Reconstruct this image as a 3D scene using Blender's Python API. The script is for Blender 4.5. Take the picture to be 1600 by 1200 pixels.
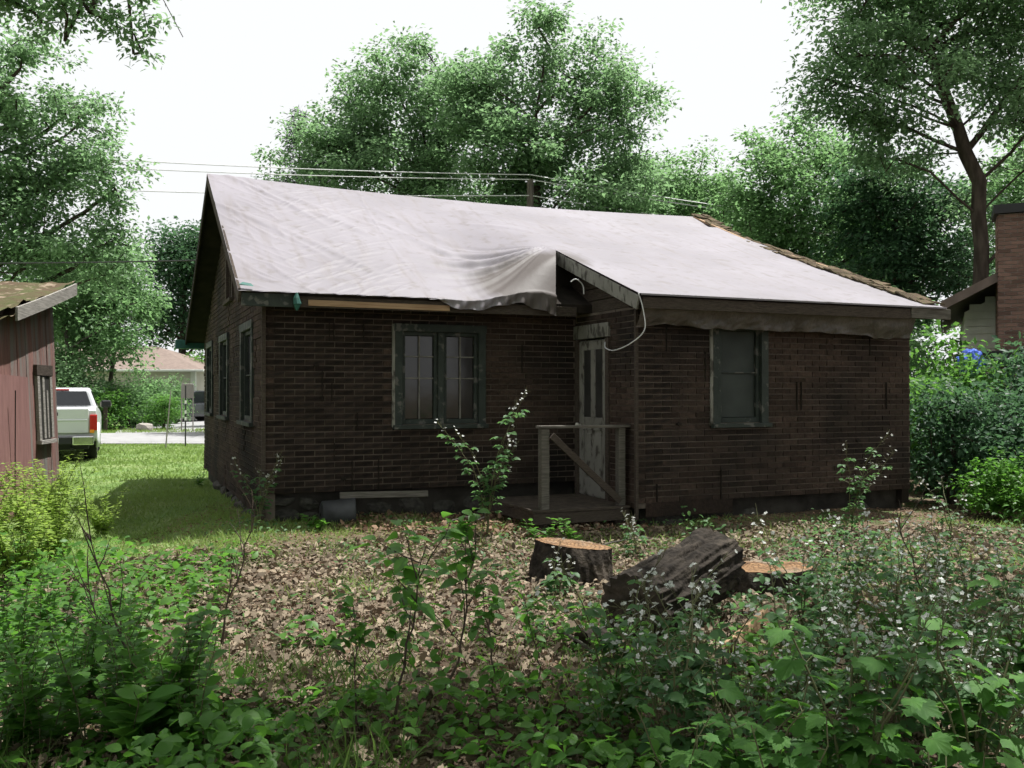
import bpy, math, random
import numpy as np
from mathutils import Vector, Matrix, noise

R = math.radians
C = bpy.context.scene.collection
for o in list(bpy.data.objects):
    bpy.data.objects.remove(o)

# ------------------------------------------------------------------ camera, sky, sun, exposure
F = 1450.0            # focal length in pixels of the 1600 px wide photograph
EYE = 1.55
cam_d = bpy.data.cameras.new('camera')
cam = bpy.data.objects.new('camera', cam_d); C.objects.link(cam)
cam_d.sensor_width = 36.0; cam_d.lens = F / 1600 * 36.0
cam_d.clip_start = 0.05; cam_d.clip_end = 2000
cam.location = (0, 0, EYE); cam.rotation_euler = (R(90.4), 0, 0)
bpy.context.scene.camera = cam

SUN_OFF = Vector((-0.30, -0.25, -1.0)).normalized()     # the way the light travels
EL = math.asin(-SUN_OFF.z)
world = bpy.data.worlds.new('World'); bpy.context.scene.world = world
world.use_nodes = True
wn = world.node_tree.nodes; wl = world.node_tree.links
wn.clear()
sky = wn.new('ShaderNodeTexSky'); sky.sky_type = 'NISHITA'; sky.sun_disc = False
sky.sun_elevation = EL; sky.sun_rotation = math.atan2(0.30, 0.25)
world.cycles.sampling_method = 'MANUAL'; world.cycles.sample_map_resolution = 256
sky.dust_density = 3.0; sky.air_density = 1.0
bg = wn.new('ShaderNodeBackground'); bg.inputs['Strength'].default_value = 0.068
cl_bg = wn.new('ShaderNodeBackground'); cl_bg.inputs['Color'].default_value = (0.97, 0.985, 1, 1)
cl_bg.inputs['Strength'].default_value = 0.515
tc = wn.new('ShaderNodeTexCoord'); mp = wn.new('ShaderNodeMapping'); mp.inputs['Scale'].default_value = (1.6, 1.6, 4.0)
nz = wn.new('ShaderNodeTexNoise'); nz.inputs['Scale'].default_value = 1.7; nz.inputs['Detail'].default_value = 7
rp = wn.new('ShaderNodeValToRGB'); rp.color_ramp.elements[0].position = 0.18; rp.color_ramp.elements[1].position = 0.36
mixs = wn.new('ShaderNodeMixShader'); wo = wn.new('ShaderNodeOutputWorld')
wl.new(tc.outputs['Generated'], mp.inputs[0]); wl.new(mp.outputs[0], nz.inputs['Vector'])
wl.new(nz.outputs['Fac'], rp.inputs[0]); wl.new(rp.outputs[0], mixs.inputs[0])
wl.new(sky.outputs[0], bg.inputs['Color']); wl.new(bg.outputs[0], mixs.inputs[1]); wl.new(cl_bg.outputs[0], mixs.inputs[2])
wl.new(mixs.outputs[0], wo.inputs[0])

sun_d = bpy.data.lights.new('sun', 'SUN'); sun_d.energy = 4.4; sun_d.angle = R(0.6); sun_d.color = (1, 0.985, 0.95)
sun = bpy.data.objects.new('sun', sun_d); C.objects.link(sun)
sun.rotation_euler = SUN_OFF.to_track_quat('-Z', 'Y').to_euler(); sun.location = (10, 8, 40)

sc = bpy.context.scene
sc.render.engine = 'CYCLES'
sc.view_settings.view_transform = 'Standard'; sc.view_settings.look = 'None'
sc.view_settings.exposure = 0.98; sc.view_settings.gamma = 1.0; sc.view_settings.use_curve_mapping = False
sc.cycles.use_denoising = True
sc.cycles.max_bounces = 5; sc.cycles.diffuse_bounces = 2; sc.cycles.glossy_bounces = 2
sc.cycles.transmission_bounces = 3; sc.cycles.transparent_max_bounces = 8
sc.cycles.sample_clamp_indirect = 6.0
sc.cycles.use_light_tree = False; sc.cycles.caustics_reflective = False; sc.cycles.caustics_refractive = False
sc.cycles.use_adaptive_sampling = True; sc.cycles.adaptive_threshold = 0.02

# ------------------------------------------------------------------ helpers: objects
def tag(o, label, cat, group=None):
    o['label'] = label; o['category'] = cat
    if group: o['group'] = group
    return o
def empty(name, loc=(0, 0, 0), rz=0.0, label=None, cat=None, group=None):
    o = bpy.data.objects.new(name, None); C.objects.link(o)
    o.location = loc; o.rotation_euler = (0, 0, rz); o.empty_display_size = 0.2
    if label: tag(o, label, cat, group)
    return o
def link(name, me, mat=None, parent=None):
    o = bpy.data.objects.new(name, me); C.objects.link(o)
    if mat is not None and len(me.materials) == 0: me.materials.append(mat)
    if parent is not None: o.parent = parent
    return o
def np_mesh(name, V, T, smooth=False):
    V = np.asarray(V, dtype=np.float32).reshape(-1, 3); T = np.asarray(T, dtype=np.int32).reshape(-1, 3)
    me = bpy.data.meshes.new(name)
    me.vertices.add(len(V)); me.vertices.foreach_set('co', V.ravel())
    me.loops.add(T.size); me.loops.foreach_set('vertex_index', T.ravel())
    me.polygons.add(len(T)); me.polygons.foreach_set('loop_start', np.arange(0, T.size, 3, dtype=np.int32))
    if smooth: me.polygons.foreach_set('use_smooth', np.ones(len(T), dtype=bool))
    me.update(calc_edges=True)
    return me
def copy_tree(o, parent=None):
    c = o.copy(); C.objects.link(c); c.parent = parent
    for ch in list(o.children): copy_tree(ch, c)
    return c

class MB:
    def __init__(s): s.v = []; s.f = []
    def box(s, x0, x1, y0, y1, z0, z1):
        b = len(s.v)
        s.v += [(x0, y0, z0), (x1, y0, z0), (x1, y1, z0), (x0, y1, z0), (x0, y0, z1), (x1, y0, z1), (x1, y1, z1), (x0, y1, z1)]
        s.f += [tuple(b + i for i in q) for q in ((0, 3, 2, 1), (4, 5, 6, 7), (0, 1, 5, 4), (1, 2, 6, 5), (2, 3, 7, 6), (3, 0, 4, 7))]
        return s
    def hexa(s, p):            # eight points, bottom ring then top ring
        b = len(s.v); s.v += [tuple(q) for q in p]
        s.f += [tuple(b + i for i in q) for q in ((0, 3, 2, 1), (4, 5, 6, 7), (0, 1, 5, 4), (1, 2, 6, 5), (2, 3, 7, 6), (3, 0, 4, 7))]
        return s
    def beam(s, a, b_, w, h, up=(0, 0, 1)):
        a = Vector(a); b_ = Vector(b_); d = (b_ - a).normalized(); side = d.cross(Vector(up))
        if side.length < 1e-4: side = Vector((1, 0, 0))
        side.normalize(); u = side.cross(d).normalized()
        P = []
        for q in (a, b_):
            P.append([q - side * w / 2 - u * h / 2, q + side * w / 2 - u * h / 2, q + side * w / 2 + u * h / 2, q - side * w / 2 + u * h / 2])
        b = len(s.v); s.v += [tuple(q) for q in P[0] + P[1]]
        s.f += [tuple(b + i for i in q) for q in ((0, 1, 2, 3), (7, 6, 5, 4), (0, 4, 5, 1), (1, 5, 6, 2), (2, 6, 7, 3), (3, 7, 4, 0))]
        return s
    def tube(s, pts, rad, n=6, cap=True):
        pts = [Vector(p) for p in pts]
        if not hasattr(rad, '__len__'): rad = [rad] * len(pts)
        ref = None; rings = []
        for i, p in enumerate(pts):
            d = (pts[min(i + 1, len(pts) - 1)] - pts[max(i - 1, 0)])
            if d.length < 1e-9: d = Vector((0, 0, 1))
            d.normalize()
            if ref is None: ref = Vector((1, 0, 0)) if abs(d.x) < 0.8 else Vector((0, 1, 0))
            a = (ref - d * ref.dot(d)).normalized(); b2 = d.cross(a); ref = a
            rings.append(len(s.v))
            for k in range(n):
                t = 2 * math.pi * k / n
                s.v.append(tuple(p + (a * math.cos(t) + b2 * math.sin(t)) * rad[i]))
        for i in range(len(rings) - 1):
            for k in range(n):
                k2 = (k + 1) % n
                s.f.append((rings[i] + k, rings[i] + k2, rings[i + 1] + k2, rings[i + 1] + k))
        if cap:
            s.f.append(tuple(rings[0] + k for k in reversed(range(n)))); s.f.append(tuple(rings[-1] + k for k in range(n)))
        return s
    def prism(s, poly, axis, a, b_):   # polygon (list of 2D) extruded along axis 0/1/2 from a to b
        def put(q, t):
            if axis == 0: return (t, q[0], q[1])
            if axis == 1: return (q[0], t, q[1])
            return (q[0], q[1], t)
        n = len(poly); b = len(s.v)
        s.v += [put(q, a) for q in poly] + [put(q, b_) for q in poly]
        s.f.append(tuple(b + i for i in reversed(range(n)))); s.f.append(tuple(b + n + i for i in range(n)))
        for i in range(n):
            j = (i + 1) % n; s.f.append((b + i, b + j, b + n + j, b + n + i))
        return s
    def mesh(s, name, smooth=False):
        me = bpy.data.meshes.new(name); me.from_pydata(s.v, [], s.f); me.update()
        import bmesh
        bm = bmesh.new(); bm.from_mesh(me); bmesh.ops.recalc_face_normals(bm, faces=bm.faces); bm.to_mesh(me); bm.free()
        if smooth: me.polygons.foreach_set('use_smooth', [True] * len(me.polygons))
        return me
    def build(s, name, mat, parent=None, smooth=False, bevel=0.0):
        o = link(name, s.mesh(name, smooth), mat, parent)
        if bevel:
            m = o.modifiers.new('bevel', 'BEVEL'); m.width = bevel; m.segments = 2; m.limit_method = 'ANGLE'
        return o

# ------------------------------------------------------------------ helpers: materials
def base_mat(name):
    m = bpy.data.materials.new(name); m.use_nodes = True
    nt = m.node_tree; b = nt.nodes['Principled BSDF']
    return m, nt, b
def pmat(name, c1, c2=None, scale=8.0, rough=0.8, bump=0.0, bscale=None, stretch=(1, 1, 1), lo=0.35, hi=0.65, spec=0.3, metal=0.0, detail=6, rnd=0.0, c3=None, s3=2.0, lo3=0.5, hi3=0.62):
    m, nt, b = base_mat(name); N = nt.nodes; L = nt.links
    b.inputs['Roughness'].default_value = rough; b.inputs['Specular IOR Level'].default_value = spec; b.inputs['Metallic'].default_value = metal
    if c2 is None: c2 = tuple(x * 0.8 for x in c1)
    t = N.new('ShaderNodeTexCoord'); mp_ = N.new('ShaderNodeMapping'); mp_.inputs['Scale'].default_value = stretch
    L.new(t.outputs['Object'], mp_.inputs[0])
    n1 = N.new('ShaderNodeTexNoise'); n1.inputs['Scale'].default_value = scale; n1.inputs['Detail'].default_value = detail
    L.new(mp_.outputs[0], n1.inputs['Vector'])
    r = N.new('ShaderNodeValToRGB'); r.color_ramp.elements[0].position = lo; r.color_ramp.elements[1].position = hi
    r.color_ramp.elements[0].color = (*c1, 1); r.color_ramp.elements[1].color = (*c2, 1)
    L.new(n1.outputs['Fac'], r.inputs[0]); out = r.outputs[0]
    if c3 is not None:
        n3 = N.new('ShaderNodeTexNoise'); n3.inputs['Scale'].default_value = s3; n3.inputs['Detail'].default_value = 8
        L.new(mp_.outputs[0], n3.inputs['Vector'])
        r3 = N.new('ShaderNodeValToRGB'); r3.color_ramp.elements[0].position = lo3; r3.color_ramp.elements[1].position = hi3
        L.new(n3.outputs['Fac'], r3.inputs[0])
        mx = N.new('ShaderNodeMix'); mx.data_type = 'RGBA'; mx.inputs['B'].default_value = (*c3, 1)
        L.new(r3.outputs[0], mx.inputs['Factor']); L.new(out, mx.inputs['A']); out = mx.outputs['Result']
    if rnd > 0:
        g = N.new('ShaderNodeNewGeometry'); oi = N.new('ShaderNodeObjectInfo')
        ad = N.new('ShaderNodeMath'); ad.operation = 'ADD'; fr = N.new('ShaderNodeMath'); fr.operation = 'FRACT'
        L.new(g.outputs['Random Per Island'], ad.inputs[0]); L.new(oi.outputs['Random'], ad.inputs[1]); L.new(ad.outputs[0], fr.inputs[0])
        mr = N.new('ShaderNodeMapRange'); mr.inputs['To Min'].default_value = 1 - rnd; mr.inputs['To Max'].default_value = 1 + rnd
        L.new(fr.outputs[0], mr.inputs['Value'])
        hs = N.new('ShaderNodeHueSaturation'); L.new(mr.outputs[0], hs.inputs['Value']); L.new(out, hs.inputs['Color']); out = hs.outputs[0]
    L.new(out, b.inputs['Base Color'])
    if bump:
        n2 = N.new('ShaderNodeTexNoise'); n2.inputs['Scale'].default_value = bscale or scale * 2; n2.inputs['Detail'].default_value = 6
        L.new(mp_.outputs[0], n2.inputs['Vector'])
        bp = N.new('ShaderNodeBump'); bp.inputs['Strength'].default_value = bump; bp.inputs['Distance'].default_value = 0.02
        L.new(n2.outputs['Fac'], bp.inputs['Height']); L.new(bp.outputs[0], b.inputs['Normal'])
    return m
def leaf_mat(name, ca, cb, trans, tr_fac=0.4, rough=0.45, patch=0.5, pscale=0.6, spec=0.16):
    m, nt, b = base_mat(name); N = nt.nodes; L = nt.links
    g = N.new('ShaderNodeNewGeometry'); t = N.new('ShaderNodeTexCoord')
    n1 = N.new('ShaderNodeTexNoise'); n1.inputs['Scale'].default_value = pscale; n1.inputs['Detail'].default_value = 3
    L.new(t.outputs['Object'], n1.inputs['Vector'])
    mr = N.new('ShaderNodeMapRange'); mr.inputs['From Min'].default_value = 0.3; mr.inputs['From Max'].default_value = 0.7
    mr.inputs['To Min'].default_value = 0; mr.inputs['To Max'].default_value = 1; L.new(n1.outputs['Fac'], mr.inputs['Value'])
    mf = N.new('ShaderNodeMix'); mf.data_type = 'FLOAT'; mf.inputs['Factor'].default_value = patch
    oi = N.new('ShaderNodeObjectInfo'); ad = N.new('ShaderNodeMath'); ad.operation = 'ADD'; fc = N.new('ShaderNodeMath'); fc.operation = 'FRACT'
    L.new(g.outputs['Random Per Island'], ad.inputs[0]); L.new(oi.outputs['Random'], ad.inputs[1]); L.new(ad.outputs[0], fc.inputs[0]); L.new(fc.outputs[0], mf.inputs['A']); L.new(mr.outputs[0], mf.inputs['B'])
    mx = N.new('ShaderNodeMix'); mx.data_type = 'RGBA'; mx.inputs['A'].default_value = (*ca, 1); mx.inputs['B'].default_value = (*cb, 1)
    L.new(mf.outputs['Result'], mx.inputs['Factor'])
    L.new(mx.outputs['Result'], b.inputs['Base Color']); b.inputs['Roughness'].default_value = rough; b.inputs['Specular IOR Level'].default_value = spec
    if tr_fac > 0:
        tr = N.new('ShaderNodeBsdfTranslucent')
        mt = N.new('ShaderNodeMix'); mt.data_type = 'RGBA'; mt.blend_type = 'MIX'; mt.inputs['Factor'].default_value = 0.7
        mt.inputs['B'].default_value = (*trans, 1); L.new(mx.outputs['Result'], mt.inputs['A']); L.new(mt.outputs['Result'], tr.inputs['Color'])
        ms = N.new('ShaderNodeMixShader'); ms.inputs[0].default_value = tr_fac
        L.new(b.outputs[0], ms.inputs[1]); L.new(tr.outputs[0], ms.inputs[2]); L.new(ms.outputs[0], N['Material Output'].inputs[0])
    return m
def flat(name, c, rough=0.5, spec=0.5, metal=0.0, coat=0.0, emit=None):
    m, nt, b = base_mat(name); b.inputs['Base Color'].default_value = (*c, 1); b.inputs['Roughness'].default_value = rough
    b.inputs['Specular IOR Level'].default_value = spec; b.inputs['Metallic'].default_value = metal; b.inputs['Coat Weight'].default_value = coat
    return m

M = {}
M['brick'] = pmat('brick_siding', (0.038, 0.0265, 0.0215), (0.066, 0.045, 0.035), 26, 0.95, 0.5, 60, rnd=0.3, spec=0.12, c3=(0.018, 0.015, 0.0135), s3=0.9, lo3=0.42, hi3=0.66)
M['mortar'] = pmat('siding_joint', (0.165, 0.135, 0.112), (0.08, 0.066, 0.055), 2.0, 0.95, spec=0.1)
M['dark'] = pmat('dark_boards', (0.018, 0.015, 0.013), (0.03, 0.025, 0.02), 6, 0.95, spec=0.1)
M['oldwood'] = pmat('weathered_wood', (0.085, 0.068, 0.055), (0.045, 0.036, 0.03), 14, 0.9, 0.5, 30, (1, 1, 9), spec=0.15)
M['greywood'] = pmat('grey_wood', (0.15, 0.138, 0.12), (0.08, 0.072, 0.062), 10, 0.9, 0.4, 26, (0.6, 8, 8), spec=0.15)
M['rawwood'] = pmat('raw_board', (0.40, 0.27, 0.165), (0.27, 0.17, 0.10), 6, 0.8, 0.2, 20, (0.6, 6, 12), spec=0.2)
M['green'] = pmat('green_paint', (0.021, 0.028, 0.024), (0.034, 0.042, 0.036), 7, 0.7, 0.3, 40, c3=(0.10, 0.098, 0.088), s3=9, lo3=0.56, hi3=0.62)
M['teal'] = pmat('teal_cloth', (0.025, 0.085, 0.07), (0.03, 0.12, 0.10), 12, 0.7)
M['peel'] = pmat('peeling_white', (0.21, 0.205, 0.18), (0.15, 0.145, 0.125), 5, 0.8, 0.4, 40, c3=(0.055, 0.05, 0.042), s3=14, lo3=0.5, hi3=0.62, stretch=(1, 1, 0.5))
M['glass'] = flat('window_glass', (0.012, 0.013, 0.014), 0.22, 0.22)
M['dustglass'] = pmat('dusty_glass', (0.045, 0.043, 0.04), (0.03, 0.029, 0.027), 5, 0.45, spec=0.2)
M['shingle'] = pmat('mossy_shingle', (0.085, 0.06, 0.042), (0.12, 0.085, 0.06), 14, 0.95, 0.5, 40, rnd=0.35, c3=(0.06, 0.07, 0.025), s3=5, spec=0.1)
M['stone'] = pmat('field_stone', (0.075, 0.07, 0.062), (0.035, 0.033, 0.03), 7, 0.9, 0.5, 25, spec=0.2, rnd=0.25)
M['concrete'] = pmat('foundation_concrete', (0.05, 0.045, 0.04), (0.025, 0.022, 0.02), 5, 0.95, 0.4, 20, spec=0.1)
M['bark'] = pmat('bark', (0.075, 0.06, 0.048), (0.035, 0.028, 0.022), 9, 0.95, 0.8, 14, (1, 1, 0.25), spec=0.1)
M['barkgrey'] = pmat('grey_bark', (0.12, 0.105, 0.09), (0.055, 0.047, 0.04), 9, 0.95, 0.8, 14, (1, 1, 0.25), spec=0.1)
M['stem'] = pmat('green_stem', (0.12, 0.13, 0.055), (0.09, 0.085, 0.045), 10, 0.7)
M['drystem'] = pmat('dry_stem', (0.085, 0.06, 0.045), (0.05, 0.037, 0.03), 10, 0.9)
M['petal'] = leaf_mat('petal', (0.6, 0.6, 0.58), (0.45, 0.47, 0.43), (0.5, 0.5, 0.46), 0.3, patch=0.0)
M['leaf_oak'] = leaf_mat('oak_leaf', (0.062, 0.118, 0.062), (0.14, 0.22, 0.112), (0.30, 0.50, 0.22), 0.52)
M['leaf_maple'] = leaf_mat('maple_leaf', (0.06, 0.125, 0.056), (0.135, 0.225, 0.10), (0.29, 0.51, 0.195), 0.52)
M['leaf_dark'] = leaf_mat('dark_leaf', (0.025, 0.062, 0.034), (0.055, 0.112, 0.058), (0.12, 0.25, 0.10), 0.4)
M['needle'] = leaf_mat('needle', (0.03, 0.062, 0.035), (0.055, 0.09, 0.05), (0.07, 0.11, 0.05), 0.15)
M['leaf_shrub'] = leaf_mat('shrub_leaf', (0.04, 0.11, 0.028), (0.10, 0.22, 0.045), (0.2, 0.44, 0.07), 0.45, pscale=1.5)
M['leaf_weed'] = leaf_mat('weed_leaf', (0.035, 0.105, 0.02), (0.105, 0.225, 0.038), (0.18, 0.44, 0.05), 0.42, pscale=2.5, spec=0.2)
M['leaf_fern'] = leaf_mat('feather_leaf', (0.17, 0.26, 0.05), (0.28, 0.38, 0.085), (0.42, 0.6, 0.10), 0.48, pscale=2.0)
M['leaf_rasp'] = leaf_mat('lobed_leaf', (0.04, 0.115, 0.026), (0.105, 0.225, 0.05), (0.18, 0.44, 0.055), 0.42, rough=0.6, pscale=3)
M['leaf_bramble'] = leaf_mat('bramble_leaf', (0.04, 0.10, 0.04), (0.105, 0.19, 0.075), (0.17, 0.36, 0.10), 0.42, pscale=3)
M['grass'] = leaf_mat('grass_blade', (0.12, 0.20, 0.05), (0.235, 0.31, 0.10), (0.32, 0.47, 0.11), 0.42, patch=0.45, pscale=0.8)
M['tallgrass'] = leaf_mat('tall_grass_blade', (0.06, 0.115, 0.03), (0.11, 0.17, 0.05), (0.18, 0.3, 0.06), 0.4, pscale=2)
M['litter'] = leaf_mat('dead_leaf', (0.045, 0.032, 0.022), (0.30, 0.238, 0.168), (0.2, 0.13, 0.08), 0.1, rough=0.8, patch=0.15, pscale=1.2, spec=0.2)
M['litter_dark'] = leaf_mat('damp_dead_leaf', (0.10, 0.058, 0.038), (0.27, 0.175, 0.115), (0.2, 0.1, 0.05), 0.1, rough=0.8, patch=0.25, pscale=1.2, spec=0.2)
M['wire'] = flat('pale_wire', (0.5, 0.5, 0.5), 0.5)
M['black'] = flat('black_cable', (0.02, 0.02, 0.02), 0.6)

# ------------------------------------------------------------------ setting: ground, road
rng = np.random.default_rng(7)
def gz(x, y):
    x = np.asarray(x, dtype=float); y = np.asarray(y, dtype=float)
    s = np.clip((y - 11) / 8, 0, 1); s = s * s * (3 - 2 * s)
    near = np.clip((30 - y) / 12, 0, 1)
    b = 0.03 * np.sin(x * 0.9 + 0.4 * y) + 0.025 * np.sin(y * 1.3 - x * 0.6 + 1) + 0.015 * np.sin(3.1 * x + 1.7 * y)
    hb = 0.06 * np.exp(-((y - 10.5 - 0.42 * (x + 2.7)) / 1.2) ** 2) * (np.abs(x - 1.3) < 5)
    return b * near + hb - 0.16 * s
def G(px, py, z=0.0):
    y = (EYE - z) * F / (py - 610.0)
    return ((px - 800.0) / F * y, y)

xs = np.concatenate([np.linspace(-500, -30, 14), np.linspace(-26, -9, 18), np.linspace(-8.7, 9, 90), np.linspace(10, 26, 18), np.linspace(30, 500, 14)])
ys = np.concatenate([np.linspace(-200, -12, 8), np.linspace(-10, 0, 12), np.linspace(0.2, 14, 80), np.linspace(14.5, 42, 40), np.linspace(46, 900, 20)])
XX, YY = np.meshgrid(xs, ys); ZZ = gz(XX, YY)
V = np.stack([XX.ravel(), YY.ravel(), ZZ.ravel()], 1); nx = len(xs)
T = []
for j in range(len(ys) - 1):
    for i in range(nx - 1):
        a = j * nx + i; T += [(a, a + 1, a + nx + 1), (a, a + nx + 1, a + nx)]
ground_m, nt, b = base_mat('ground'); N = nt.nodes; L = nt.links
t = N.new('ShaderNodeTexCoord'); sep = N.new('ShaderNodeSeparateXYZ'); L.new(t.outputs['Object'], sep.inputs[0])
def nnode(scale, det=6):
    n = N.new('ShaderNodeTexNoise'); n.inputs['Scale'].default_value = scale; n.inputs['Detail'].default_value = det; L.new(t.outputs['Object'], n.inputs['Vector']); return n
def mixc(fac, a, c):
    mx = N.new('ShaderNodeMix'); mx.data_type = 'RGBA'
    for k, s in (('Factor', fac), ('A', a), ('B', c)):
        if isinstance(s, tuple): mx.inputs[k].default_value = (*s, 1)
        elif isinstance(s, float): mx.inputs[k].default_value = s
        else: L.new(s, mx.inputs[k])
    return mx.outputs['Result']
def math_n(op, a, c):
    mm = N.new('ShaderNodeMath'); mm.operation = op
    for k, s in ((0, a), (1, c)):
        if isinstance(s, (int, float)): mm.inputs[k].default_value = s
        else: L.new(s, mm.inputs[k])
    return mm.outputs[0]
def ramp(s, lo, hi):
    r = N.new('ShaderNodeMapRange'); r.inputs['From Min'].default_value = lo; r.inputs['From Max'].default_value = hi; L.new(s, r.inputs['Value']); return r.outputs[0]
soil = mixc(ramp(nnode(9).outputs['Fac'], 0.35, 0.65), (0.085, 0.06, 0.042), (0.17, 0.125, 0.09))
soil = mixc(ramp(nnode(2.2).outputs['Fac'], 0.5, 0.62), soil, (0.06, 0.085, 0.03))
lawn = mixc(ramp(nnode(1.1).outputs['Fac'], 0.4, 0.65), (0.13, 0.205, 0.06), (0.24, 0.285, 0.12))
lawn = mixc(ramp(nnode(14).outputs['Fac'], 0.4, 0.7), lawn, (0.10, 0.165, 0.05))
wob = math_n('MULTIPLY', math_n('SUBTRACT', nnode(1.5).outputs['Fac'], 0.5), 3.0)
yy = math_n('ADD', sep.outputs['Y'], wob)
lx = math_n('SUBTRACT', yy, math_n('MULTIPLY', math_n('ADD', sep.outputs['X'], 3.0), 1.2))     # lawn lies left of and behind a slanting line
ground_c = mixc(ramp(lx, 8.4, 9.6), soil, lawn)
L.new(ground_c, b.inputs['Base Color']); b.inputs['Roughness'].default_value = 0.95; b.inputs['Specular IOR Level'].default_value = 0.1
bp = N.new('ShaderNodeBump'); bp.inputs['Strength'].default_value = 0.7; bp.inputs['Distance'].default_value = 0.05; L.new(nnode(22).outputs['Fac'], bp.inputs['Height']); L.new(bp.outputs[0], b.inputs['Normal'])
g_o = link('ground', np_mesh('ground', V, T, True), ground_m); g_o['kind'] = 'structure'

M['asphalt'] = pmat('asphalt', (0.30, 0.295, 0.295), (0.25, 0.247, 0.247), 3, 0.9, 0.3, 60, spec=0.2)
rb = MB(); rb.box(-90, 90, 29.4, 36.6, -0.4, -0.125); o = rb.build('road', M['asphalt']); o['kind'] = 'structure'
rb = MB(); rb.prism([(-15.6, 36.5), (-9.0, 36.5), (-10.0, 56), (-23, 56)], 2, -0.4, -0.118)
o = rb.build('driveway', M['asphalt']); o['kind'] = 'structure'

# ------------------------------------------------------------------ leaf shapes and scatter
KITE = (np.array([(0, 0, 0), (.45, .27, .05), (1, 0, -.05), (.45, -.27, .05)], float), np.array([(0, 2, 1), (0, 3, 2)]))
def ovate(w=0.3, droop=0.2, fold=0.06, serr=0.0):
    st = [0, .15, .38, .62, .84, 1.0]; wd = [0, .62, 1.0, .86, .45, 0]
    v = []; f = []
    for x in st: v.append((x, 0, -droop * x * x))
    n = len(st)
    for sgn in (1, -1):
        for i in range(1, n - 1): v.append((st[i] + serr * (i % 2), sgn * w * wd[i], -droop * st[i] ** 2 + fold * wd[i]))
    l = lambda i: n + i - 1
    r = lambda i: n + (n - 2) + i - 1
    for s_, q in ((1, l), (-1, r)):
        tri = [(0, 1, q(1))]
        for i in range(1, n - 2): tri += [(i, i + 1, q(i)), (i + 1, q(i + 1), q(i))]
        tri += [(n - 2, n - 1, q(n - 2))]
        f += [tuple(t_) if s_ == 1 else tuple(reversed(t_)) for t_ in tri]
    return np.array(v, float), np.array(f)
def lobed(droop=0.3):
    prof = [(0, 1.0), (7, .84), (13, .86), (20, .72), (27, .73), (36, .60), (46, .72), (55, .80), (64, .66), (76, .64), (90, .50), (108, .56), (124, .48), (148, .38), (172, .1)]
    pts = [(a, r_) for a, r_ in prof] + [(-a, r_) for a, r_ in reversed(prof[1:])]
    v = [(0, 0, 0)] + [(r_ * math.cos(R(a)), r_ * math.sin(R(a)), -droop * r_ * r_ + 0.10 * abs(math.sin(R(a))) * r_ - (0.06 if i % 3 == 0 else 0)) for i, (a, r_) in enumerate(pts)]
    n = len(pts); f = [(0, 1 + i, 1 + (i + 1) % n) for i in range(n)]
    return np.array(v, float), np.array(f)
OV = ovate(); OVN = ovate(0.17, 0.3, 0.03); OVS = ovate(0.32, 0.25, 0.08, 0.04); LOB = lobed(); LOB2 = lobed(0.15)
BLADE = (np.array([(0, .05, 0), (0, -.05, 0), (.5, .035, -.05), (.5, -.035, -.05), (1, 0, -.3)], float), np.array([(0, 1, 2), (1, 3, 2), (2, 3, 4)]))
def curl(k, w):
    v = []
    for x, ww in ((0, .12), (.35, 1), (.7, .8), (1, .1)):
        for sgn in (1, -1): v.append((x, sgn * w * ww, k * (ww ** 2) * .22 + (x - .5) ** 2 * k * .5))
    return np.array(v, float), np.array([(0, 1, 2), (1, 3, 2), (2, 3, 4), (3, 5, 4), (4, 5, 6), (5, 7, 6)])
def oak_leaf(k, w):
    v = []
    st = ((0, .08), (.14, .45), (.26, .30), (.42, .95), (.54, .55), (.70, 1.0), (.82, .5), (.93, .55), (1, .12))
    for x, ww in st:
        for sgn in (1, -1): v.append((x, sgn * w * ww, k * (ww ** 2) * .25 * w / .3 + (x - .5) ** 2 * k * .7))
    f = []
    for i in range(len(st) - 1): f += [(2 * i, 2 * i + 1, 2 * i + 2), (2 * i + 1, 2 * i + 3, 2 * i + 2)]
    return np.array(v, float), np.array(f)
PETAL = (np.array([(0, 0, 0), (.6, .4, .1), (1, 0, .15), (.6, -.4, .1)], float), np.array([(0, 2, 1), (0, 3, 2)]))
def frames(A, Nn):
    A = A / (np.linalg.norm(A, axis=1, keepdims=True) + 1e-9)
    Y = np.cross(Nn, A); Y /= (np.linalg.norm(Y, axis=1, keepdims=True) + 1e-9)
    return A, Y, np.cross(A, Y)
def scatter(shape, P, A, Nn, S):
    tv, tf = shape; P = np.asarray(P, float); n = len(P)
    if n == 0: return np.zeros((0, 3)), np.zeros((0, 3), int)
    X, Y, Z = frames(np.asarray(A, float), np.asarray(Nn, float)); S = np.broadcast_to(np.asarray(S, float), (n,))
    V = P[:, None, :] + S[:, None, None] * (tv[None, :, 0:1] * X[:, None, :] + tv[None, :, 1:2] * Y[:, None, :] + tv[None, :, 2:3] * Z[:, None, :])
    T = tf[None] + (np.arange(n) * len(tv))[:, None, None]
    return V.reshape(-1, 3), T.reshape(-1, 3)
def merge(parts):
    V = []; T = []; k = 0
    for v, t_ in parts:
        V.append(v); T.append(t_ + k); k += len(v)
    return np.concatenate(V), np.concatenate(T)

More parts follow.
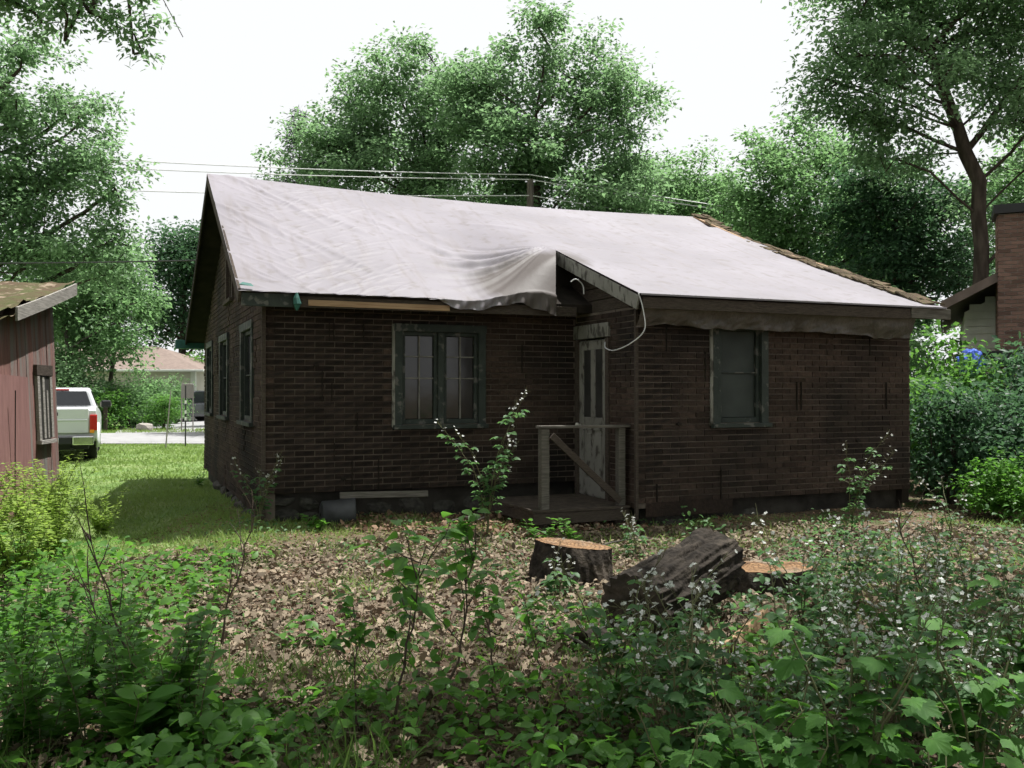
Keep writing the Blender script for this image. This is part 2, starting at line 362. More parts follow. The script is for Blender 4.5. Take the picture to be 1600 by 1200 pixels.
# ------------------------------------------------------------------ trees
def tree_meshes(seed, trunk, tr, blobs, n_cl, per, leaf, clump, shape=KITE, flat_=0.6, twig=0.012, up=1.0, shell=0.45, near=False):
    g = np.random.default_rng(seed)
    pos = []; par = []; chains = []
    def add(p, q): pos.append(np.array(p, float)); par.append(q); return len(pos) - 1
    ch = []
    prev = -1
    tp = [np.array(p, float) for p in trunk]
    for i in range(len(tp) - 1):
        n = max(2, int(np.linalg.norm(tp[i + 1] - tp[i]) / 0.6))
        for k in range(n):
            p = tp[i] + (tp[i + 1] - tp[i]) * k / n + (g.normal(0, .03, 3) if (i or k) else 0)
            prev = add(p, prev); ch.append(prev)
    prev = add(tp[-1], prev); ch.append(prev); chains.append((ch, 10))
    trunk_ids = list(ch)
    def grow(start, end, step, bend, n):
        p0 = pos[start]; d = end - p0; Ln = np.linalg.norm(d); k = max(1, int(Ln / step)); side = g.normal(0, bend * Ln, 3); side[2] = abs(side[2]) * -0.3 + bend * Ln * .5
        c = [start]; q = start
        for i in range(1, k + 1):
            s_ = i / k; p = p0 + d * s_ + side * math.sin(math.pi * s_) * .5 + g.normal(0, .03 * min(Ln, 2), 3) * (s_ < 1)
            q = add(p, q); c.append(q)
        chains.append((c, n)); return q
    for bl in blobs:
        c = np.array(bl[:3], float)
        tz = np.array([pos[i] for i in trunk_ids]); target = c.copy(); target[2] -= .55 * np.linalg.norm(c[:2] - tz[:, :2].mean(0)) + .3 * bl[5]
        if near: target = c
        w = np.linalg.norm(tz - target, axis=1); w[tz[:, 2] < tz[:, 2].max() * .25] += 50
        grow(trunk_ids[int(np.argmin(w))], c, .7, .12, 7)
    vol = np.array([(bl[3] * bl[4] * bl[5]) ** .75 for bl in blobs]); vol /= vol.sum()
    cl = []
    for k in g.choice(len(blobs), n_cl, p=vol):
        bl = blobs[k]; d = g.normal(0, 1, 3); d /= np.linalg.norm(d); r_ = g.random() ** shell
        cl.append(np.array(bl[:3]) + d * r_ * np.array(bl[3:6]))
    cl = np.array(cl)
    P0 = np.array(pos); dist = np.array([np.min(np.linalg.norm(P0 - c, axis=1)) for c in cl])
    tips = []
    for c in cl[np.argsort(dist)]:
        Pn = np.array(pos); w = np.linalg.norm(Pn - c, axis=1) + .5 * np.maximum(0, Pn[:, 2] - c[2])
        w[:max(2, len(trunk_ids) // 3)] += 30
        tips.append(grow(int(np.argmin(w)), c, .6, .10, 4))
    cnt = np.zeros(len(pos)); cnt[tips] += 1
    for i in range(len(pos) - 1, 0, -1):
        if par[i] >= 0: cnt[par[i]] += cnt[i]
    rad = twig * np.maximum(cnt, 1) ** .5
    rad *= 1; k = tr / max(rad[0], 1e-6)
    rad = twig + (rad - twig) * (tr - twig) / max(rad[0] - twig, 1e-6)
    mb = MB()
    for c, n in chains:
        rr = [rad[i] for i in c]
        if c[0] != 0: rr[0] = min(rr[0], rr[1] * 1.15)
        else:
            rr[0] *= 1.55
            if len(rr) > 1: rr[1] *= 1.15
        mb.tube([pos[i] for i in c], rr, n, cap=False)
    n = n_cl * per
    ci = np.repeat(np.arange(n_cl), per)
    cr = clump * g.uniform(.6, 1.35, n_cl)
    off = np.clip(g.normal(0, 1, (n, 3)), -1.7, 1.7) * cr[ci][:, None] * np.array([1, 1, flat_])
    P = cl[ci] + off
    A = g.normal(0, 1, (n, 3)); A[:, 2] = A[:, 2] * .5 - .35; A += off / (cr[ci][:, None] + 1e-6) * .5
    Nn = g.normal(0, .55, (n, 3)); Nn[:, 2] += up
    v, t_ = scatter(shape, P, A, Nn, leaf * g.uniform(.6, 1.35, n))
    return mb.mesh('trunk', True), np_mesh('crown', v, t_)
def plant_tree(name, loc, meshes, bark, leafm, label, rz=0.0, sc_=1.0, group=None, cat='tree'):
    root = empty(name, (loc[0], loc[1], float(gz(loc[0], loc[1])) - .05), rz, label, cat, group)
    root.scale = (sc_, sc_, sc_)
    link('trunk', meshes[0], bark, root); link('crown', meshes[1], leafm, root)
    return root

# ------------------------------------------------------------------ the brick-sided house
TH = R(23)
house = empty('brick_sided_house', (-2.75, 10.3, 0), TH, 'derelict single-storey house with dark brick-pattern siding, tarped roof and side extension', 'house')
def to_world(p): return house.matrix_basis @ Vector(p)
Hm = Matrix.Translation((-2.75, 10.3, 0)) @ Matrix.Rotation(TH, 4, 'Z')
XE, YE = 3.87, -1.50          # extension: left wall at x=XE, front wall at y=YE
W, D = 7.95, 7.7
EAVE, RIDGE, RY = 2.60, 4.62, 3.3
def z_main(y): return RIDGE - (RY - y) * 0.543 if y <= RY else RIDGE - (y - RY) * 0.45
def z_ext(y): return 2.585 + 0.36 * (y + 1.87)
prng = random.Random(5)
unit = MB().box(-.5, .5, -.5, .5, -.5, .5).mesh('brick'); unit.materials.append(M['brick'])
brick_list = []               # (area, parent, centre, size)
def brick_wall(name, kind, at, u0, u1, z0, top, openings, zb=None):
    """kind 'front': runs along x, faces -y at y=at.  kind 'side': runs along y, faces -x at x=at."""
    def box(mb, a, b_, z_, z2, d0, d1):
        if kind == 'front': mb.box(a, b_, at - d1, at - d0, z_, z2)
        else: mb.box(at - d1, at - d0, a, b_, z_, z2)
    zmax = max(top(u0 + (u1 - u0) * i / 60) for i in range(61))
    CH, BL = 0.0685, 0.226
    wall = MB()
    rows = int((zmax - z0) / CH) + 1
    # siding sheets, five courses high, each hung a little differently
    pr = 0; sheets = {}
    while pr < rows:
        off = prng.uniform(-1.1, 0); u = u0 + off
        while u < u1:
            a = max(u, u0); b_ = min(u + 1.13, u1)
            if b_ - a > .02:
                sheets[(pr // 5, round(u, 4))] = (a, b_, prng.choice((0, 0, .002, .004, .008, .011)))
            u += 1.13
        pr += 5
    def sheet_off(r_, u):
        for (p, _), (a, b_, o_) in sheets.items():
            if p == r_ // 5 and a <= u < b_: return o_
        return 0.0
    # base wall behind, with the openings left free (in thin vertical strips so that gables can slope)
    cuts = sorted(set([u0, u1] + [q for op in openings for q in op[:2]] + [u0 + (u1 - u0) * i / 24 for i in range(25)]))
    for a, b_ in zip(cuts[:-1], cuts[1:]):
        if b_ - a < 1e-4: continue
        m = (a + b_) / 2; tt = min(top(a), top(b_))
        zs = [(z0, tt)]
        for (oa, ob, oz0, oz1) in openings:
            if oa <= m <= ob:
                zs = [q for p in zs for q in ((p[0], min(p[1], oz0)), (max(p[0], oz1), p[1])) if q[1] - q[0] > .01]
        for za, zb_ in zs: box(wall, a, b_, za, zb_, -.12, -.022)
    for (p, _), (a, b_, o_) in sheets.items():
        za, zb_ = z0 + p * 5 * CH + .002, min(z0 + (p + 1) * 5 * CH - .002, min(top(a), top(b_)))
        if zb_ - za < .03: continue
        segs = [(a + .002, b_ - .002, za, zb_)]
        for (oa, ob, oz0, oz1) in openings:
            ns = []
            for (sa, sb, ja, jb) in segs:
                if sb <= oa or sa >= ob or jb <= oz0 or ja >= oz1: ns.append((sa, sb, ja, jb)); continue
                if sa < oa: ns.append((sa, oa, ja, jb))
                if sb > ob: ns.append((ob, sb, ja, jb))
                m0, m1 = max(sa, oa), min(sb, ob)
                if ja < oz0: ns.append((m0, m1, ja, oz0))
                if jb > oz1: ns.append((m0, m1, oz1, jb))
            segs = ns
        for q in segs:
            if q[1] - q[0] > .01 and q[3] - q[2] > .01: box(wall, q[0], q[1], q[2], q[3], -.021, o_ - .004)
    wo_ = wall.build(name, M['mortar'], house)
    for r_ in range(rows):
        za = z0 + r_ * CH; zb_ = za + CH - .0115
        u = u0 + (0 if r_ % 2 else -BL / 2)
        while u < u1:
            a, b_ = max(u, u0 + .004), min(u + BL - .0115, u1 - .004)
            u += BL
            if b_ - a < .03 or zb_ > min(top(a), top(b_)): continue
            segs = [(a, b_)]
            for (oa, ob, oz0, oz1) in openings:
                if zb_ > oz0 and za < oz1:
                    segs = [q for sa, sb in segs for q in ((sa, min(sb, oa)), (max(sa, ob), sb)) if q[1] - q[0] > .03]
            for sa, sb in segs:
                
                o_ = max(sheet_off(r_, sa + .003), sheet_off(r_, (sa + sb) / 2), sheet_off(r_, sb - .003)) + prng.uniform(-.0015, .0015)
                d0, d1 = o_ - .006, o_ + .006
                if kind == 'front': c = ((sa + sb) / 2, at - (d0 + d1) / 2, (za + zb_) / 2); s_ = (sb - sa, d1 - d0, zb_ - za); nrm = Vector((0, -1, 0))
                else: c = (at - (d0 + d1) / 2, (sa + sb) / 2, (za + zb_) / 2); s_ = (d1 - d0, sb - sa, zb_ - za); nrm = Vector((-1, 0, 0))
                wc = Hm @ Vector(c); v = Vector((0, 0, EYE)) - wc
                nw = (Hm.to_3x3() @ nrm)
                area = (sb - sa) * (zb_ - za) * max(0, nw.dot(v.normalized())) / v.length_squared
                brick_list.append((area, wo_, c, s_))
    return wo_
WIN = (1.53, 2.59, 1.15, 2.30)         # main window opening x0,x1,z0,z1
EWIN = (4.93, 5.63, 1.17, 2.36)
DOOR = (-.84, -.06, 0.24, 2.30)
GW = [(0.85, 1.95, 1.17, 2.36), (3.55, 4.65, 1.17, 2.36), (5.95, 6.95, 1.17, 2.36), (2.95, 3.75, 2.86, 3.78)]
wall_main = brick_wall('main_wall', 'front', 0.0, 0.0, XE, 0.40, lambda u: 2.66, [WIN])
wall_gable = brick_wall('gable_wall', 'side', 0.0, 0.0, D, 0.10, lambda u: (2.81 + u * .543 if u < RY else 4.60 - (u - RY) * .45) - .1, GW)
wall_ext = brick_wall('extension_wall', 'front', YE, XE, W, 0.28, lambda u: 2.52, [EWIN])
wall_side = brick_wall('entrance_wall', 'side', XE, YE, 0.0, 0.22, lambda u: 2.50, [DOOR])
mb = MB(); mb.box(XE + .12, XE + 1.3, YE - .006, YE + .004, .12, .279); mb.build('lower_siding_strip', M['brick'], house)
for i in range(11):
    x = prng.uniform(.3, 3.5); z = .40 + .0685 * 5 * prng.randint(0, 5) + .004; mb = MB(); mb.box(x, x + .007, -.026, -.004, z, z + .0685 * prng.choice((3, 5, 5)))
    if not (WIN[0] - .1 < x < WIN[1] + .1 and z > .8): mb.build('siding_seam', M['dark'], wall_main)
for i in range(12):
    x = prng.uniform(4.1, 7.7); z = .28 + .0685 * 5 * prng.randint(0, 5) + .004; mb = MB(); mb.box(x, x + .007, YE - .026, YE - .004, z, z + .0685 * prng.choice((3, 5, 5)))
    if not (EWIN[0] - .1 < x < EWIN[1] + .1 and z > .8): mb.build('siding_seam', M['dark'], wall_ext)
for x, z in ((.55, 1.82), (.86, .52), (2.9, 1.3)):
    mb = MB(); mb.prism([(x, z), (x + .05, z + .004), (x + .058, z + .03), (x + .02, z + .038), (x - .006, z + .026)], 1, -.027, -.004); mb.build('torn_hole', M['dark'], wall_main)
for x, z in ((7.05, .9), (4.4, 1.15)):
    mb = MB(); mb.prism([(x, z), (x + .05, z + .004), (x + .058, z + .03), (x + .02, z + .038), (x - .006, z + .026)], 1, YE - .027, YE - .004); mb.build('torn_hole', M['dark'], wall_ext)
brick_list.sort(key=lambda q: -q[0])
for area, par, c, s_ in brick_list[:300]:
    o = link('brick', unit, None, par); o.location = c; o.scale = s_
rest = {}
for area, par, c, s_ in brick_list[300:]:
    rest.setdefault(par, MB()).box(c[0] - s_[0] / 2, c[0] + s_[0] / 2, c[1] - s_[1] / 2, c[1] + s_[1] / 2, c[2] - s_[2] / 2, c[2] + s_[2] / 2)
for par, mb in rest.items():
    o = mb.build('bricks', M['brick'], par); o['kind'] = 'stuff'
# corner trims, plain unseen walls, floor
mb = MB(); mb.box(-.03, .012, -.03, .012, .14, 2.58); mb.build('corner_trim', M['oldwood'], house)
mb = MB(); mb.box(XE - .022, XE + .012, YE - .024, YE + .014, .10, 2.5); mb.build('corner_trim', M['oldwood'], house)
mb = MB(); mb.box(.02, W, D - .12, D, .1, 2.55); mb.build('rear_wall', M['dark'], house)
mb = MB(); mb.prism([(YE + .02, .1), (D - .13, .1), (D - .13, 2.5), (RY, 4.4), (1.6, 3.55), (YE + .02, 2.5)], 0, W - .12, W - .002); mb.build('rear_gable_wall', M['dark'], house)
mb = MB(); mb.box(.13, W - .13, .13, D - .13, .3, .38); mb.box(XE + .13, W - .13, YE + .13, .13, .3, .38); mb.build('floor', M['dark'], house)

# windows
def window_front(at, op, cols, rows, sashes, muntin_m, frame_m, pane_m, plane='front', trim=.09):
    a, b_, z0, z1 = op
    def bx(mb, u0, u1, za, zb_, d0, d1):
        if plane == 'front': mb.box(u0, u1, at - d1, at - d0, za, zb_)
        else: mb.box(at - d1, at - d0, u0, u1, za, zb_)
    root = MB(); bx(root, a + .005, b_ - .005, z0 + .005, z1 - .005, -.119, -.105)
    w = root.build('window', M['dark'], house)
    def piece(name, m, *q):
        mb = MB(); bx(mb, *q); return mb.build(name, m, w, bevel=.004)
    piece('trim', frame_m, a - trim * .45, a + trim * .55, z0 - .02, z1 + .04, -.03, .035)
    piece('trim', frame_m, b_ - trim * .55, b_ + trim * .45, z0 - .02, z1 + .04, -.03, .033)
    piece('trim', frame_m, a - trim * .55, b_ + trim * .55, z1 - trim * .6, z1 + trim * .4, -.03, .041)
    piece('sill', frame_m, a - trim * .7, b_ + trim * .7, z0 - .055, z0 - .005, -.05, .07)
    ia, ib = a + trim * .55, b_ - trim * .55; iz0, iz1 = z0, z1 - trim * .6
    gap = .07 if sashes > 1 else 0
    sw = (ib - ia - gap * (sashes - 1)) / sashes
    for k in range(sashes - 1):
        piece('mullion', frame_m, ia + (k + 1) * sw + k * gap, ia + (k + 1) * (sw + gap), iz0, iz1, -.06, .02)
    for k in range(sashes):
        sa = ia + k * (sw + gap); sb = sa + sw; st = .045
        piece('sash_stile', frame_m, sa, sa + st, iz0, iz1, -.07, -.012); piece('sash_stile', frame_m, sb - st, sb, iz0, iz1, -.07, -.014)
        piece('sash_rail', frame_m, sa + st, sb - st, iz0, iz0 + st * 1.3, -.07, -.010); piece('sash_rail', frame_m, sa + st, sb - st, iz1 - st, iz1, -.07, -.016)
        pa, pb, pz0, pz1 = sa + st, sb - st, iz0 + st * 1.3, iz1 - st
        zz = [pz0 + (pz1 - pz0) * f for f in rows]; mw = .016
        for f in zz[1:-1]: piece('muntin', muntin_m, pa, pb, f - mw / 2, f + mw / 2, -.064, -.026)
        for c in range(1, cols):
            u = pa + (pb - pa) * c / cols; piece('muntin', muntin_m, u - mw / 2, u + mw / 2, pz0, pz1, -.062, -.022)
        for i in range(len(zz) - 1):
            for c in range(cols):
                piece('pane', pane_m, pa + (pb - pa) * c / cols + .004, pa + (pb - pa) * (c + 1) / cols - .004, zz[i] + .004, zz[i + 1] - .004, -.058, -.052)
    return w
M['muntin'] = pmat('old_white_bar', (0.20, 0.19, 0.172), (0.13, 0.122, 0.11), 9, 0.8)
M['curtain'] = pmat('grimy_pane', (0.030, 0.027, 0.025), (0.016, 0.015, 0.014), 3, 0.08, 0.03, 6, spec=0.5)
w = window_front(0.0, WIN, 2, [0, .49, .75, 1], 2, M['muntin'], M['green'], M['curtain']); w['label'] = 'double casement window with twelve small panes'
mb = MB(); mb.box(WIN[0] - .075, WIN[0] - .041, -.03, .02, WIN[2] - .03, WIN[3] + .03); mb.build('outer_trim', M['peel'], w)
M['greypane'] = pmat('grey_green_panel', (0.045, 0.053, 0.048), (0.03, 0.036, 0.033), 3, 0.6, spec=0.2)
w = window_front(YE, EWIN, 1, [0, .52, 1], 1, M['green'], M['green'], M['greypane'], trim=.1); w['label'] = 'single sash window with peeling green trim'
mb = MB(); mb.box(EWIN[0] - .085, EWIN[0] - .046, YE - .03, YE + .02, EWIN[2] - .03, EWIN[3] + .03); mb.build('outer_trim', M['peel'], w)
for op in GW[:3]: window_front(0.0, op, 1, [0, .5, 1], 1, M['green'], M['green'], M['glass'], 'side', .1)
window_front(0.0, GW[3], 1, [0, 1], 1, M['oldwood'], M['oldwood'], M['dark'], 'side', .1)

# entrance door in the extension's side wall
mb = MB(); mb.box(XE + .02, XE + .055, DOOR[0] + .03, DOOR[1] - .03, DOOR[2], DOOR[3] - .13); M['doorpeel'] = pmat('peeling_door_paint', (0.235, 0.225, 0.20), (0.17, 0.163, 0.145), 4, 0.8, 0.4, 40, c3=(0.07, 0.062, 0.052), s3=8, lo3=0.54, hi3=0.62, stretch=(1, 1, .6)); door = mb.build('door', M['doorpeel'], house); door['label'] = 'peeling off-white door with two tall upper panels'
def dpart(name, m, y0, y1, z0, z1, d0, d1, par=door, bev=.004):
    mb = MB(); mb.box(XE - d1, XE - d0, y0, y1, z0, z1); return mb.build(name, m, par, bevel=bev)
ya, yb = DOOR[0] + .03, DOOR[1] - .03
dpart('stile', M['doorpeel'], ya, ya + .11, .26, 2.16, -.018, -.002); dpart('stile', M['doorpeel'], yb - .11, yb, .26, 2.16, -.018, -.003)
dpart('stile', M['doorpeel'], (ya + yb) / 2 - .055, (ya + yb) / 2 + .055, 1.22, 2.05, -.018, -.004)
for za, zb_ in ((.26, .46), (1.06, 1.22), (2.05, 2.16)): dpart('rail', M['doorpeel'], ya + .112, yb - .112, za, zb_, -.018, -.006)
dpart('upper_panel', M['dustglass'], ya + .112, (ya + yb) / 2 - .057, 1.222, 2.048, -.019, -.014); dpart('upper_panel', M['dustglass'], (ya + yb) / 2 + .057, yb - .112, 1.222, 2.048, -.019, -.014)
dpart('lower_panel', M['doorpeel'], ya + .15, yb - .15, .5, 1.02, -.018, -.009)
kn = MB(); kn.tube([(XE - .002, yb - .05, 1.12), (XE - .03, yb - .05, 1.12), (XE - .04, yb - .05, 1.12), (XE - .065, yb - .05, 1.12), (XE - .075, yb - .05, 1.12)], [.012, .012, .026, .028, .012], 10); kn.build('knob', flat('porcelain', (.6, .58, .52), .3), door, True)
dpart('door_frame', M['oldwood'], DOOR[0] - .05, DOOR[0] + .03, .2, 2.18, -.06, .025, house); dpart('door_frame', M['oldwood'], DOOR[1] - .03, DOOR[1] + .05, .2, 2.18, -.06, .024, house)
dpart('door_header', M['peel'], DOOR[0] - .07, DOOR[1] + .06, 2.19, 2.36, -.06, .036, house); dpart('threshold', M['oldwood'], DOOR[0], DOOR[1], .2, .245, -.06, .06, house)
# wood sheathing above the brick in the opening under the extension roof: boards
for i in range(4):
    dpart('sheathing_board', M['oldwood'], max(YE + .02, -1.87 + (2.66 + i * .15 + .10 - 2.585) / .36), .08 + .05 * i, 2.505 + i * .15, 2.645 + i * .15, -.06, -.012 - .004 * (i % 2), house)
mb = MB(); mb.prism([(2.5, 2.66), (XE - .02, 2.66), (XE - .02, 3.2), (2.5, 2.9)], 1, .10, .14); mb.build('attic_boarding', M['dark'], house)
# roof slabs
def sag(x): return .085 * math.sin(math.pi * min(1, max(0, (x + .3) / 8.4)))
def slab(mb, y0, z0, y1, z1, x0, x1, th, s0=0, s1=0):
    n = 14 if (s0 or s1) else 1
    for i in range(n):
        a, b_ = x0 + (x1 - x0) * i / n, x0 + (x1 - x0) * (i + 1) / n; P = []
        for dz in (-th, 0): P += [(a, y0, z0 - s0 * sag(a) + dz), (b_, y0, z0 - s0 * sag(b_) + dz), (b_, y1, z1 - s1 * sag(b_) + dz), (a, y1, z1 - s1 * sag(a) + dz)]
        mb.hexa(P)
mb = MB(); slab(mb, -.42, z_main(-.42), RY, RIDGE, -.30, 8.20, .10, 0, 1); roof = mb.build('roof', M['dark'], house)
mb = MB(); slab(mb, RY, RIDGE - .003, 8.1, z_main(8.1), -.302, 8.2, .10, 1, 0); mb.build('rear_slope', M['dark'], roof)
mb = MB(); slab(mb, -1.87, z_ext(-1.87), 2.25, z_ext(2.25), 3.70, 8.203, .09); mb.build('extension_slope', M['dark'], roof)
def board(name, m, a, b_, w_, h_, par=roof, up=(0, 0, 1)):
    mb = MB(); mb.beam(a, b_, w_, h_, up); return mb.build(name, m, par, bevel=.004)
zf = z_main(-.42)
board('fascia', M['green'], (-.3, -.437, zf - .085), (.28, -.437, zf - .085), .03, .14)
board('fascia', M['rawwood'], (.40, -.437, zf - .098), (2.02, -.437, zf - .105), .028, .065)
board('fascia', M['oldwood'], (.28, -.43, zf - .09), (3.66, -.43, zf - .09), .02, .12)
board('rake_board', M['oldwood'], (-.318, -.44, zf - .06), (-.318, RY, RIDGE - .06), .03, .14); board('rake_board', M['dark'], (-.318, RY + .01, RIDGE - .065), (-.318, 8.1, z_main(8.1) - .06), .03, .15)
board('rear_eave_box', M['teal'], (-.5, 8.05, 2.42), (.4, 8.05, 2.42), .3, .16)
ze = z_ext(-1.87)
board('extension_fascia', M['oldwood'], (3.72, -1.888, ze - .085), (7.55, -1.888, ze - .085), .03, .125); board('extension_fascia', M['greywood'], (7.56, -1.893, ze - .07), (8.22, -1.893, ze - .075), .03, .13)
board('extension_rake_board', M['peel'], (3.683, -1.86, ze - .085), (3.683, .24, z_ext(.24) - .07), .03, .15)
board('soffit_board', M['dark'], (3.74, -1.70, ze - .10), (8.1, -1.70, ze - .10), .3, .02)
# rafters showing in the open corner
for i in range(3):
    board('rafter', M['oldwood'], (3.60 - .0 * i, -.1 + .35 * i, 2.70 + .1 * i), (2.75 - .1 * i, -.05 + .3 * i, 2.72 + .06 * i), .05, .09)
board('batten', M['rawwood'], (7.86, 3.24, 4.60), (7.99, 1.75, 3.93), .05, .03)
board('batten', M['rawwood'], (8.06, .95, 3.64), (8.10, .1, 3.34), .05, .02)
# ragged shingles along the right rake
sh = MB().hexa([(-.5, -.5, -.5), (.5, -.45, -.5), (.46, .5, -.5), (-.5, .46, -.5), (-.48, -.46, .3), (.5, -.45, .5), (.43, .48, .3), (-.46, .44, .5)]).mesh('shingle'); sh.materials.append(M['shingle'])
for i in range(46):
    y = 3.3 - i * .112
    z = max(z_main(y), z_ext(y) if y < 2.25 else -9)
    for k in range(2):
        o = link('shingle', sh, None, roof)
        o.location = (7.98 + .19 * k + .02 * prng.uniform(-1, 1) - .02, y, z + .028 + prng.uniform(0, .03)); o.scale = (.2 * prng.uniform(.8, 1.2), .16, .02)
        o.rotation_euler = (math.atan(.45) + prng.uniform(-.12, .12), prng.uniform(-.1, .1), prng.uniform(-.15, .15))
# foundation stones
mb = MB(); mb.box(.10, XE + .02, .10, .4, -.2, .40); mb.box(XE + .12, W - .02, YE + .12, YE + .4, -.2, .28); mb.box(.06, .4, .42, D - .1, -.2, .1)
fnd = mb.build('foundation', M['concrete'], house)
def rock_mesh(seed, sub=2):
    import bmesh
    bm = bmesh.new(); bmesh.ops.create_icosphere(bm, subdivisions=sub, radius=.5)
    for v in bm.verts:
        n = noise.noise(v.co * 2.2 + Vector((seed * 7.1, 0, 0))); v.co *= 1 + .35 * n
        v.co.z = max(-.36, min(.36, v.co.z)); v.co.x = max(-.44, min(.44, v.co.x))
    me = bpy.data.meshes.new('stone'); bm.to_mesh(me); bm.free(); me.materials.append(M['stone']); return me
rocks = [rock_mesh(i) for i in range(4)]
def stone(x, y, z, sx, sy, sz):
    o = link('stone', prng.choice(rocks), None, fnd); o.location = (x, y, z); o.scale = (sx, sy, sz); o.rotation_euler = (prng.uniform(-.15, .15), prng.uniform(-.1, .1), prng.uniform(-.4, .4))
for x, z, sx, sz in ((.2, .16, .5, .2), (.18, .32, .42, .16), (.52, .28, .3, .2), (.55, .12, .34, .2), (1.35, .16, .4, .3), (1.75, .2, .42, .3), (2.15, .15, .4, .28), (2.5, .2, .36, .3)):
    stone(x, .15, z - .02, sx, .22, sz)
for x in (4.35, 5.5, 7.2): stone(x, YE + .16, .06, prng.uniform(.32, .46), .22, prng.uniform(.2, .3))
for y in (.6, 1.2, 1.9, 2.6, 3.3, 4.1, 5): stone(.02, y, .03, .2, .5, .2)

# ------------------------------------------------------------------ tarpaulin over the roof
tm, nt, b = base_mat('tarpaulin'); N = nt.nodes; L = nt.links
t = N.new('ShaderNodeTexCoord')
n1 = nnode(0.8, 5); n2 = nnode(7, 8); n3 = nnode(55, 3)
col = mixc(ramp(n1.outputs['Fac'], 0.35, 0.65), (0.27, 0.25, 0.276), (0.222, 0.205, 0.224))
mps = N.new('ShaderNodeMapping'); mps.inputs['Scale'].default_value = (5, .7, .7); L.new(t.outputs['Object'], mps.inputs[0]); mps.inputs['Rotation'].default_value = (0, 0, .35)
n4 = N.new('ShaderNodeTexNoise'); n4.inputs['Scale'].default_value = 1.6; n4.inputs['Detail'].default_value = 7; L.new(mps.outputs[0], n4.inputs['Vector'])
col = mixc(ramp(n4.outputs['Fac'], 0.5, 0.75), col, (0.235, 0.212, 0.222))
col = mixc(ramp(n2.outputs['Fac'], 0.55, 0.8), col, (0.18, 0.16, 0.158))
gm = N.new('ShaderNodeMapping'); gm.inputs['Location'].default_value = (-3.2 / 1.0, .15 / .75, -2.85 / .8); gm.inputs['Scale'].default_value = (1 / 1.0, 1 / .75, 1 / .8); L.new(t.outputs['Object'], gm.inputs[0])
gs = N.new('ShaderNodeTexGradient'); gs.gradient_type = 'SPHERICAL'; L.new(gm.outputs[0], gs.inputs[0])     # brown patch on the bunched sheet, painting the steep fold's shade and dirt together
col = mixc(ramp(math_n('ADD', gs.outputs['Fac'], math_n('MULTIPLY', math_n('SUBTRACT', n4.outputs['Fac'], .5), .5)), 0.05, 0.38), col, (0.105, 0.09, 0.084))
L.new(col, b.inputs['Base Color']); b.inputs['Roughness'].default_value = 0.55; b.inputs['Specular IOR Level'].default_value = 0.16
bp = N.new('ShaderNodeBump'); bp.inputs['Strength'].default_value = 0.35; bp.inputs['Distance'].default_value = 0.012; L.new(n2.outputs['Fac'], bp.inputs['Height'])
bp2 = N.new('ShaderNodeBump'); bp2.inputs['Strength'].default_value = 0.12; bp2.inputs['Distance'].default_value = 0.004; L.new(n3.outputs['Fac'], bp2.inputs['Height']); L.new(bp.outputs[0], bp2.inputs['Normal']); L.new(bp2.outputs[0], b.inputs['Normal'])
trl = N.new('ShaderNodeBsdfTranslucent'); trl.inputs['Color'].default_value = (.22, .19, .17, 1); msx = N.new('ShaderNodeMixShader'); msx.inputs[0].default_value = .12
L.new(b.outputs[0], msx.inputs[1]); L.new(trl.outputs[0], msx.inputs[2]); L.new(msx.outputs[0], N['Material Output'].inputs[0])
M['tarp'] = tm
g = np.random.default_rng(21)
folds = []
for i in range(170):      # fine wrinkles fanning out near the left end
    x = g.uniform(-.25, 1.6); y = g.uniform(-.3, 3.1); a = R(g.uniform(22, 42) if x > .4 else g.uniform(100, 150)); folds.append((x, y, a, g.uniform(.12, .42), g.uniform(.012, .022), g.uniform(.005, .010)))
for i in range(16):      # long diagonal folds, ridge to eave
    x = g.uniform(0, 7); y = g.uniform(.6, 2.8); a = R(g.uniform(-62, -40)); folds.append((x, y, a, g.uniform(.5, 1.3), g.uniform(.04, .08), g.uniform(.008, .02)))
for i in range(26):
    x = g.uniform(3.8, 7.9); y = g.uniform(-1.6, 2.0); a = R(g.uniform(-80, -40)); folds.append((x, y, a, g.uniform(.2, .7), g.uniform(.025, .05), g.uniform(.003, .008)))
for x in (1.75, 5.7): folds.append((x, 1.5, R(90), 2.6, .010, .006))          # welded seams and packing creases
for y in (.75, 2.0):
    for x in (.9, 2.6, 5.2, 7.0): folds.append((x, y, R(1.5), .75, .012, .004))
def sstep(a, b_, x): q = np.clip((x - a) / (b_ - a), 0, 1); return q * q * (3 - 2 * q)
